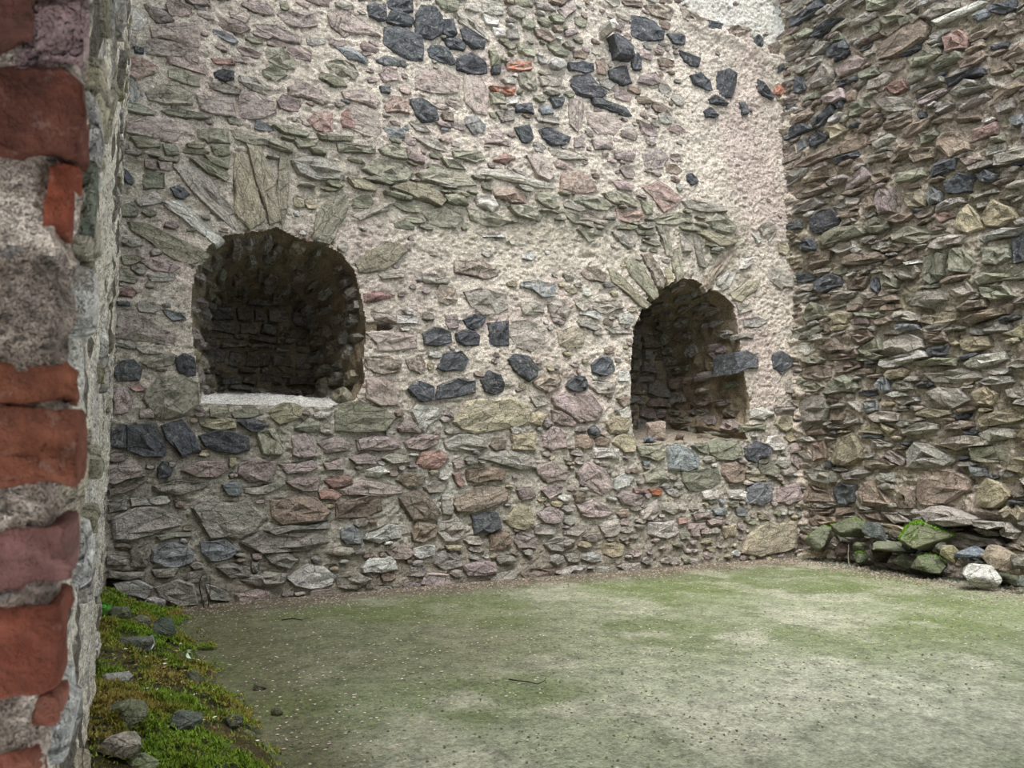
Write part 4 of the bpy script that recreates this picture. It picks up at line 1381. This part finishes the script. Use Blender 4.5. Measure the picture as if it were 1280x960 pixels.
# centre x, y, width, height in photograph pixels; distance in front of the right wall; colour; moss; label
ROCKS = [
 (1236 - 8, 733 - 9, 38, 27, .52, (196, 194, 186), .0, 'white angular boulder lying on the floor in front of the mossy rubble heap', 'boulder'),
 (1027, 674, 42, 32, .12, (112, 116, 96), .75, 'large moss-stained rock at the left end of the rubble heap, by the striped corner slab', 'rock'),
 (1061, 660, 40, 26, .10, (104, 110, 88), .8, 'rounded green rock on top of the rubble heap, nearest the wall corner', 'rock'),
 (1094, 665, 34, 22, .12, (84, 92, 92), .25, 'dark blue-grey flat-sided rock on the heap between two mossy rocks', 'rock'),
 (1053, 688, 18, 18, .20, (132, 116, 108), .1, 'small brownish rock at the floor edge below the rounded green rock', 'rock'),
 (1075, 683, 18, 10, .20, (128, 134, 106), .5, 'small pale green stone wedged halfway up the left of the heap', 'rock'),
 (1075, 697, 18, 12, .26, (92, 106, 84), .8, 'small dark green rock at the foot of the heap, under the pale green stone', 'rock'),
 (1100, 691, 36, 26, .22, (70, 64, 56), .25, 'brown-black leaning rock in the foot of the heap', 'rock'),
 (1113, 685, 44, 14, .14, (110, 118, 96), .6, 'long flat green rock lying above the brown-black leaning rock', 'rock'),
 (1157, 672, 54, 34, .18, (128, 134, 100), .9, 'largest rock of the heap, topped with bright green moss', 'rock'),
 (1137, 684, 18, 18, .22, (70, 70, 66), .1, 'small dark block tucked left of the bright mossy rock', 'rock'),
 (1134, 703, 34, 16, .30, (84, 88, 74), .5, 'low dark green slab at the front foot of the heap', 'rock'),
 (1162, 706, 38, 22, .30, (104, 116, 84), .75, 'broad green stained rock just left of the white boulder', 'rock'),
 (1188, 693, 20, 22, .30, (168, 160, 124), .5, 'small cream and green rock standing behind the white boulder', 'rock'),
 (1215, 693, 34, 17, .26, (116, 124, 132), .05, 'blue-grey wedge-shaped rock in front of the dark cavity', 'rock'),
 (1221, 715, 38, 24, .34, (92, 100, 78), .6, 'dark mossy rock right behind the white boulder', 'rock'),
 (1250, 700, 40, 34, .30, (150, 138, 120), .1, 'grey-brown layered rock right of the cavity under the overhang', 'rock'),
 (1257, 725, 32, 13, .36, (104, 112, 92), .5, 'thin flat green rock lying on the floor right of the white boulder', 'rock'),
 (1275, 704, 20, 20, .34, (128, 124, 114), .1, 'grey rock cut by the right edge of the picture, on the heap', 'rock'),
 (1278, 727, 14, 12, .42, (104, 108, 100), .3, 'small grey-green stone on the floor at the right edge of the picture', 'rock'),
 (1176, 686, 22, 16, .22, (110, 108, 98), .3, 'grey chock stone under the right flank of the bright mossy rock', 'rock'),
 (1118, 668, 16, 12, .10, (100, 92, 80), .1, 'small brown stone resting high between the blue-grey and the bright mossy rock', 'rock'),
 (1040, 694, 14, 10, .22, (126, 118, 106), .1, 'pebble-sized brown rock at the left foot of the heap', 'rock'),
]
rock_tops = []
rk = []
for i, (cx, cy, w_, h_, off, col, ms, lab, cat) in enumerate(ROCKS):
    off = max(off, w_ / 2 * .0098 * .85 + .07)
    c = hit(cx, cy, (R - off, 0, 0), (1, 0, 0)); dd = np.linalg.norm(c - CAM)
    if cat == 'boulder' or 'floor' in lab or 'foot' in lab:
        b = hit(cx, cy + h_ / 2, (0, 0, 0), (0, 0, 1))
        if b[0] < R - .05: c = b + np.array([0, 0, h_ / 2 * dd / F_PX]); dd = np.linalg.norm(c - CAM)
    a = w_ / 2 * dd / F_PX * 1.06; hz = h_ / 2 * dd / F_PX * 1.16
    me = rock_mesh('rock', a, a * .85, hz, col, ms, 600 + i, 15)
    o = link('boulder' if cat == 'boulder' else 'rock', me)
    z = c[2] if c[2] - hz * .75 > .0 else hz * .72
    o.location = (c[0], c[1], z); o.rotation_euler = (0, 0, math.radians(-48 + RND.uniform(-15, 15)))
    tag(o, lab, cat, 'rubble heap at the foot of the right wall' if cat == 'rock' else None)
    if ms >= .75:
        gg = np.random.default_rng(900 + i); Vb = []; Cb = []
        pl = [p for p in me.polygons if p.normal.z > (.55 if ms < .9 else .25) and (p.center.y < a * .4)]
        for _ in range(int(260 + 2600 * (ms >= .9))):
            p = pl[gg.integers(len(pl))]; vv_ = [me.vertices[k].co for k in p.vertices]; w3 = gg.dirichlet(np.ones(len(vv_)))
            q0 = sum((vv_[k] * float(w3[k]) for k in range(len(vv_))), Vector((0, 0, 0)))
            if ms >= .9 and vn(np.array([q0.x * 9]), np.array([q0.y * 9]), 77)[0] < .35: continue
            az_ = gg.uniform(0, 6.28); s1 = Vector((math.cos(az_), math.sin(az_), 0)) * .004; up = (p.normal + Vector(gg.normal(0, .5, 3).tolist())) * .014
            Vb += [q0 - s1, q0 + s1, q0 + up]; Cb += [[*(lin((104, 148, 34)) * gg.uniform(.7, 1.4)), 1]] * 3
        ms_ = link('moss', make_mesh('moss', np.array([list(v) for v in Vb]), np.arange(len(Vb)).reshape(-1, 3), M_MOSS, np.array(Cb)), o); ms_['kind'] = 'stuff'

# loose stones lying on the sill inside the right-hand niche
NR = niche_uv[1]; czr = NR[:, 1].min() + np.ptp(NR[:, 1]) * .42
for i, (px_, w_, h_, dep, col, lab) in enumerate(((820, 34, 30, .34, (170, 154, 142), 'pinkish rounded stone standing in the left of the right-hand niche'),
        (812, 22, 9, .16, (120, 122, 130), 'small blue-grey flat stone on the niche sill in front of the rounded one'),
        (848, 22, 12, .30, (138, 122, 108), 'brown stone lying in the middle of the right-hand niche sill'),
        (880, 26, 12, .26, (124, 112, 100), 'dark brown broken stone on the right half of the right-hand niche sill'),
        (906, 22, 9, .14, (150, 146, 140), 'grey slab fragment at the right end of the right-hand niche sill'))):
    c = hit(px_, 545, (0, D + dep, 0), (0, 1, 0)); dd = np.linalg.norm(c - CAM); k = 1.012 + (.78 - 1.012) * dep / 1.4
    zf = czr + (NR[:, 1].min() - czr) * k + .02 * dep / 1.4
    aa = w_ / 2 * dd / F_PX; hz = h_ / 2 * dd / F_PX
    o = link('stone', rock_mesh('stone', aa, aa * .8, hz, col, .03, 560 + i, 18)); o.location = (c[0], D + dep, zf + hz * .72 + .025); o.rotation_euler = (0, 0, i * .7)
    tag(o, lab, 'stone')

# ---------------------------------------------------------------- mossy earth mound beside the left wall
def floor_xy(px, py): return hit(px, py, (0, 0, 0), (0, 0, 1))[:2]
MPX = [(128, 752), (190, 758), (222, 790), (262, 838), (290, 880), (318, 915), (352, 962), (380, 1010), (60, 1010)]
MP = np.array([floor_xy(*p) for p in MPX])
xs = np.arange(XL + .03, MP[:, 0].max() + .1, .02); ym = np.arange(MP[:, 1].min() - .3, D - .10, .02)
X, Y = np.meshgrid(xs, ym)
edge = np.interp(ym, MP[:8][::-1][:, 1], MP[:8][::-1][:, 0])[:, None]
tt = np.clip((edge - X) / np.maximum(edge - XL, .2), 0, 1)
mh = .27 * tt ** .75 * (.55 + .8 * fbm(X / .35, Y / .35, 701, 3)) * sst(D - .05, D - .9, Y) + (fbm(X / .08, Y / .08, 711, 2) - .5) * .03 * (tt > 0) - .02 * (tt <= 0)
def mound_h(x, y):
    i = int(np.clip((x - xs[0]) / .02, 0, len(xs) - 1)); j = int(np.clip((y - ym[0]) / .02, 0, len(ym) - 1)); return float(mh[j, i])
nn = fbm(X / .22, Y / .22, 721, 3)
cm = lerp(np.broadcast_to(lin((94, 82, 50)), X.shape + (3,)), lin((82, 90, 40)), sst(.42, .58, nn))
T = np.concatenate([cm, (.9 * sst(.40, .55, nn))[..., None]], -1)
idx = np.arange(X.size).reshape(X.shape)
q = np.stack([idx[:-1, :-1], idx[:-1, 1:], idx[1:, 1:], idx[1:, :-1]], -1).reshape(-1, 4)
keep = (tt > -.1).reshape(-1)[q].any(1) & (X < edge + .05).reshape(-1)[q].all(1)
mound = link('earth_mound', make_mesh('earth_mound', np.stack([X, Y, mh], -1).reshape(-1, 3), q[keep], M_MORTAR, T.reshape(-1, 4), True))
tag(mound, 'low mound of dark earth and rubble overgrown with moss, along the left wall', 'mound')
# moss cushions: short leaning fronds
g_ = np.random.default_rng(3)
NB = 90000
bx = g_.uniform(XL, MP[:, 0].max(), NB * 3); by = g_.uniform(ym[0], D - .1, NB * 3)
ex = np.interp(by, MP[:8][::-1][:, 1], MP[:8][::-1][:, 0])
dens = sst(.40, .56, fbm(bx / .22, by / .22, 721, 3)) * .95 + .06
fr = .9 * (fbm(bx / .16, by / .16, 751, 3) - .45)
ok = (g_.random(NB * 3) < dens * sst(-.05, .25, ex - bx + fr + .05)) & (by < D - .12)
bx, by = bx[ok][:NB], by[ok][:NB]; n_ = len(bx)
ii = np.clip(((bx - xs[0]) / .02).astype(int), 0, len(xs) - 1); jj = np.clip(((by - ym[0]) / .02).astype(int), 0, len(ym) - 1)
bz = np.maximum(mh[jj, ii], 0) - .002
cush = fbm(bx / .06, by / .06, 731, 2)
ln = (.008 + .030 * cush ** 2) * g_.uniform(.6, 1.3, n_); az = g_.uniform(0, 6.28, n_); tl_ = g_.uniform(.3, 1.3, n_)
wd = .0022 + .0018 * g_.random(n_)
B0 = np.stack([bx, by, bz + cush * .045], 1); dirv = np.stack([np.cos(az) * np.sin(tl_), np.sin(az) * np.sin(tl_), np.cos(tl_)], 1) * ln[:, None]
sd = np.stack([-np.sin(az), np.cos(az), np.zeros(n_)], 1) * wd[:, None]
Vm = np.stack([B0 - sd, B0 + sd, B0 + dirv], 1).reshape(-1, 3)
hue = fbm(bx / .3, by / .3, 741, 2) + g_.uniform(-.15, .15, n_)
cmo = lerp(np.broadcast_to(lin((112, 138, 38)), (n_, 3)), lin((138, 122, 58)), sst(.40, .62, hue)) * g_.uniform(.6, 1.35, (n_, 1))
Tm = np.repeat(np.concatenate([cmo, np.ones((n_, 1))], 1), 3, 0)
mo = link('moss', make_mesh('moss', Vm, np.arange(n_ * 3).reshape(-1, 3), M_MOSS, Tm), mound)
tag(mo, kind='stuff')
mo['label'] = 'bright green moss cushions'
# stones lying in the mound
MR = [
 (204, 788, 28, 30, (74, 86, 76), .4, 'dark green squared stone block at the far end of the mossy mound', 'rock'),
 (176, 778, 22, 16, (104, 104, 84), .5, 'small olive stone behind the dark green squared block', 'rock'),
 (168, 806, 40, 22, (104, 108, 98), .3, 'flat grey-green stone on the mound left of the white leaf', 'rock'),
 (134, 850, 34, 18, (168, 166, 160), .05, 'pale grey stone on the mound close to the left wall', 'rock'),
 (158, 892, 40, 34, (112, 116, 88), .5, 'mossy grey stone half buried in the middle of the mound', 'rock'),
 (230, 903, 40, 26, (104, 110, 100), .2, 'angular grey stone at the front of the mossy mound', 'rock'),
 (292, 902, 20, 16, (84, 88, 74), .3, 'small dark stone at the right fringe of the mound', 'rock'),
 (242, 848, 20, 20, (92, 94, 72), .4, 'small brown-green stone below the pale curled leaves', 'rock'),
 (140, 934, 48, 24, (170, 160, 146), .05, 'whitish broken stone at the bottom of the mound beside the brick pier', 'rock'),
 (176, 956, 34, 20, (140, 146, 112), .3, 'pale green stone at the lower edge of the picture in the mound', 'rock'),
 (150, 766, 34, 16, (96, 102, 78), .6, 'mossy stone at the foot of the back wall, far left', 'rock'),
 (324, 858, 16, 8, (82, 76, 58), .5, 'small dark clod on the floor right of the mossy mound', 'clod'),
 (346, 889, 14, 9, (78, 82, 44), .8, 'tiny tuft-like mossy clod on the floor, right of the mound', 'clod'),
]
def on_mound(px, py):
    h = .1
    for _ in range(12):
        p = hit(px, py, (0, 0, h), (0, 0, 1)); h = .5 * h + .5 * max(0, mound_h(p[0], p[1]) if p[0] < MP[:, 0].max() else 0)
    p[2] = h
    return p
for i, (cx, cy, w_, h_, col, ms, lab, cat) in enumerate(MR):
    c = on_mound(cx, cy + h_ * .4); dd = np.linalg.norm(c - CAM)
    a = w_ / 2 * dd / F_PX * 1.1; hz = h_ / 2 * dd / F_PX * 1.1
    if c[0] - a < XL + .03: c[0] = XL + .03 + a * .9
    o = link(cat, rock_mesh(cat, a, a * .8, hz, col, ms, 660 + i)); o.location = (c[0], c[1], c[2] + hz * .55); o.rotation_euler = (0, 0, -.45 + RND.uniform(-.2, .2))
    tag(o, lab, cat)

# ---------------------------------------------------------------- leaves, twigs, petals, seedlings
def leaf_mesh(name, L, W_, col, curl, seed):
    g = random.Random(seed); V = []; Fq = []; n = 6
    for i in range(n + 1):
        t = i / n; w = W_ / 2 * math.sin(math.pi * min(.98, t * .92 + .06)) ** .8
        z = curl * (t - .5) ** 2 * L
        V += [(t * L - L / 2, -w, z + .15 * w), (t * L - L / 2, 0, z - .1 * w), (t * L - L / 2, w, z + .15 * w)]
    for i in range(n):
        for k in (0, 1): a = i * 3 + k; Fq.append((a, a + 3, a + 4, a + 1))
    me = make_mesh(name, V, Fq, plain_material(name + '_blade', col, .6, .2, 60, .001), None, True)
    return me
LV = [(187, 817, 8, 16, (222, 222, 226), 'white pointed leaf standing in the mound beside the flat stone', 1.2),
      (236, 832, 14, 8, (196, 214, 190), 'pale green curled leaf on the mound, the upper of two', .3),
      (224, 843, 12, 6, (214, 218, 214), 'whitish leaf on the mound, below the pale green curled leaf', .2),
      (269, 924, 5, 8, (214, 176, 168), 'pink fallen petal near the front of the mound', .8)]
for i, (cx, cy, w_, h_, col, lab, tilt) in enumerate(LV):
    c = on_mound(cx, cy); dd = np.linalg.norm(c - CAM); L = max(w_, h_) * dd / F_PX * 1.1
    o = link('leaf', leaf_mesh('leaf', L, L * .5, col, .9, i)); o.location = (c[0], c[1], c[2] + .03 + L * .3 * math.sin(tilt))
    o.rotation_euler = (0.5, -tilt, 1.0 + i); tag(o, lab, 'leaf')
def seedling(px, py, size, lab, seed, onm=True):
    g = random.Random(seed); c = on_mound(px, py) if onm else hit(px, py, (0, 0, 0), (0, 0, 1))
    root = bpy.data.objects.new('seedling', None); C.objects.link(root); root.location = c.tolist(); root.empty_display_size = .05
    tag(root, lab, 'plant')
    mt = plain_material('seedling_leaf', (74, 150, 60), .5, .2, 50, .001)
    for k in range(7):
        me = leaf_mesh('leaf', size * .6, size * .38, (74, 150, 60), .6, seed + k); me.materials[0] = mt
        o = link('leaf', me, root); a = k * .9 + g.uniform(-.2, .2); r = size * .32
        o.location = (math.cos(a) * r, math.sin(a) * r, size * (.45 + .1 * k)); o.rotation_euler = (0, -.4, a)
        sm = make_mesh('stem', [(-.002, 0, 0), (.002, 0, 0), (0, .003, 0), (o.location[0], o.location[1], o.location[2])], [(0, 1, 3), (1, 2, 3), (2, 0, 3), (0, 2, 1)], mt)
        link('stem', sm, root)
    return root
seedling(131, 768, .09, 'bright green seedling on the mound against the left wall', 31)
seedling(1223, 729, .07, 'small green plant growing right of the white boulder', 47, False)
seedling(190, 802, .05, 'tiny pale green sprout beside the white pointed leaf', 52)
def tube(name, pts, r, mat, lab, cat):
    cu = bpy.data.curves.new(name, 'CURVE'); cu.dimensions = '3D'; cu.bevel_depth = r; cu.bevel_resolution = 1
    sp = cu.splines.new('POLY'); sp.points.add(len(pts) - 1)
    for i, p in enumerate(pts): sp.points[i].co = (*p, 1); sp.points[i].radius = 1 - .5 * i / len(pts)
    o = bpy.data.objects.new(name, cu); C.objects.link(o); cu.materials.append(mat)
    dg = bpy.context.evaluated_depsgraph_get(); me = bpy.data.meshes.new_from_object(o.evaluated_get(dg))
    bpy.data.objects.remove(o); o = link(name, me); return tag(o, lab, cat)
M_TWIG = plain_material('dry_twig', (44, 38, 34), .9, .3, 60, .002)
tw = [hit(px, py, (0, 0, .012), (0, 0, 1)).tolist() for px, py in ((636, 849), (648, 851), (660, 852), (672, 855), (682, 855))]
tw[-1][2] += .02
tube('twig', tw, .004, M_TWIG, 'thin dark twig lying on the open floor', 'twig')
b0 = hit(255, 764, (0, D - .22, 0), (0, 1, 0)); b0[2] = .0
tube('wire', [b0.tolist(), (b0 + [-.03, .01, .12]).tolist(), (b0 + [-.045, .03, .20]).tolist(), (b0 + [-.03, .04, .26]).tolist(), (b0 + [0, .05, .28]).tolist()], .006, M_TWIG, 'rusty bent wire loop at the foot of the back wall', 'wire')
tube('dried_weed', [(b0 + [.03, 0, 0]).tolist(), (b0 + [.045, .02, .14]).tolist(), (b0 + [.04, .04, .26]).tolist()], .005, M_TWIG, 'upright dried weed beside the bent wire loop', 'plant')
b1 = hit(1061, 700, (R - .25, 0, 0), (1, 0, 0)); b1[2] = 0.0
tube('dry_stalk', [b1.tolist(), (b1 + [-.01, 0, .12]).tolist(), (b1 + [.01, 0, .25]).tolist()], .006, plain_material('pale_stalk', (170, 160, 140), .9), 'pale dry stalk standing in front of the rubble heap', 'stalk')
tube('twig', [hit(px, py, (0, 0, .01), (0, 0, 1)).tolist() for px, py in ((352, 775), (366, 773), (378, 775))], .005, M_TWIG, 'short twig on the floor near the back wall, right of the wire', 'twig')

# countless petals, chips and grit on the floor
rs = np.random.default_rng(12)
def scatter(name, n, fn, size, cols, flat, label):
    P = []; k = 0
    VV, TT_ = [], []
    while len(P) < n:
        p = fn()
        if p is not None: P.append(p)
    P = np.array(P); n = len(P)
    a = rs.uniform(0, 6.28, n); s_ = size * rs.uniform(.5, 1.6, n)
    col = np.array([lin(c) for c in cols])[rs.integers(0, len(cols), n)] * rs.uniform(.8, 1.2, (n, 1))
    base = np.array([[-1, -.6, 0], [1, -.5, 0], [.8, .7, 0], [-.7, .6, 0], [0.1, 0, 1.0]])
    V = np.zeros((n, 5, 3))
    for k in range(5):
        x, y = base[k, 0] * s_ * rs.uniform(.6, 1.2, n), base[k, 1] * s_ * rs.uniform(.6, 1.2, n)
        V[:, k, 0] = P[:, 0] + x * np.cos(a) - y * np.sin(a); V[:, k, 1] = P[:, 1] + x * np.sin(a) + y * np.cos(a); V[:, k, 2] = P[:, 2] + base[k, 2] * s_ * flat + .001
    Fc = (np.arange(n)[:, None, None] * 5 + np.array([[0, 1, 4], [1, 2, 4], [2, 3, 4], [3, 0, 4]])[None]).reshape(-1, 3)
    T_ = np.repeat(np.concatenate([col, np.ones((n, 1))], 1), 5, 0)
    o = link(name, make_mesh(name, V.reshape(-1, 3), Fc, M_CHIP, T_)); tag(o, label, name.split('_')[-1], kind='stuff')
def fl(x, y): return (x, y, float((fbm(np.array([x / 1.3]), np.array([y / 1.3]), 501, 2)[0] - .5) * .03 + .002))
def near_walls():
    if rs.random() < .6: x = rs.uniform(.1, R - .3); y = D - .08 - abs(rs.normal(0, .28))
    else: y = rs.uniform(3.5, D - .2); x = R - .25 - abs(rs.normal(0, .35))
    return fl(x, y)
def left_side():
    x, y = floor_xy(rs.uniform(215, 560), rs.uniform(752, 940))
    if x < np.interp(y, MP[:8][::-1][:, 1], MP[:8][::-1][:, 0]): return None
    return fl(x, y) if rs.random() < .9 * math.exp(-(x - .3) / 1.2) else None
def anywhere(): return fl(rs.uniform(.2, R - .3), rs.uniform(2.6, D - .3))
def mnd():
    x, y = floor_xy(rs.uniform(125, 330), rs.uniform(770, 955))
    h = mound_h(x, y); return (x, y, h + .02) if h > 0 and x > XL + .05 else None
scatter('pebbles', 5000, near_walls, .009, [(120, 108, 92), (150, 140, 126), (92, 82, 70), (150, 132, 122)], .7, 'grit and small chips strewn along the foot of both walls')
def foot():
    y = rs.uniform(3.6, D - .1); return fl(R - .12 - abs(rs.normal(0, .14)), y)
scatter('rubble_chips', 800, foot, .02, [(110, 110, 96), (92, 98, 80), (130, 122, 110), (84, 82, 74)], .9, 'small broken chips of stone filling the foot of the right wall')
scatter('petals', 260, left_side, .007, [(206, 170, 172), (186, 156, 150), (206, 196, 186)], .25, 'pinkish white fallen petals strewn over the floor beside the mound')
scatter('grit', 9000, anywhere, .0065, [(150, 152, 112), (140, 140, 112), (80, 76, 60), (176, 170, 150), (110, 108, 84), (90, 96, 60)], .5, 'specks of grit and dry bits scattered over the whole floor')
scatter('leaf_litter', 120, mnd, .009, [(226, 220, 210), (186, 150, 96), (150, 112, 78), (200, 210, 190)], .3, 'dry leaf scraps and petals lying on the mossy mound')
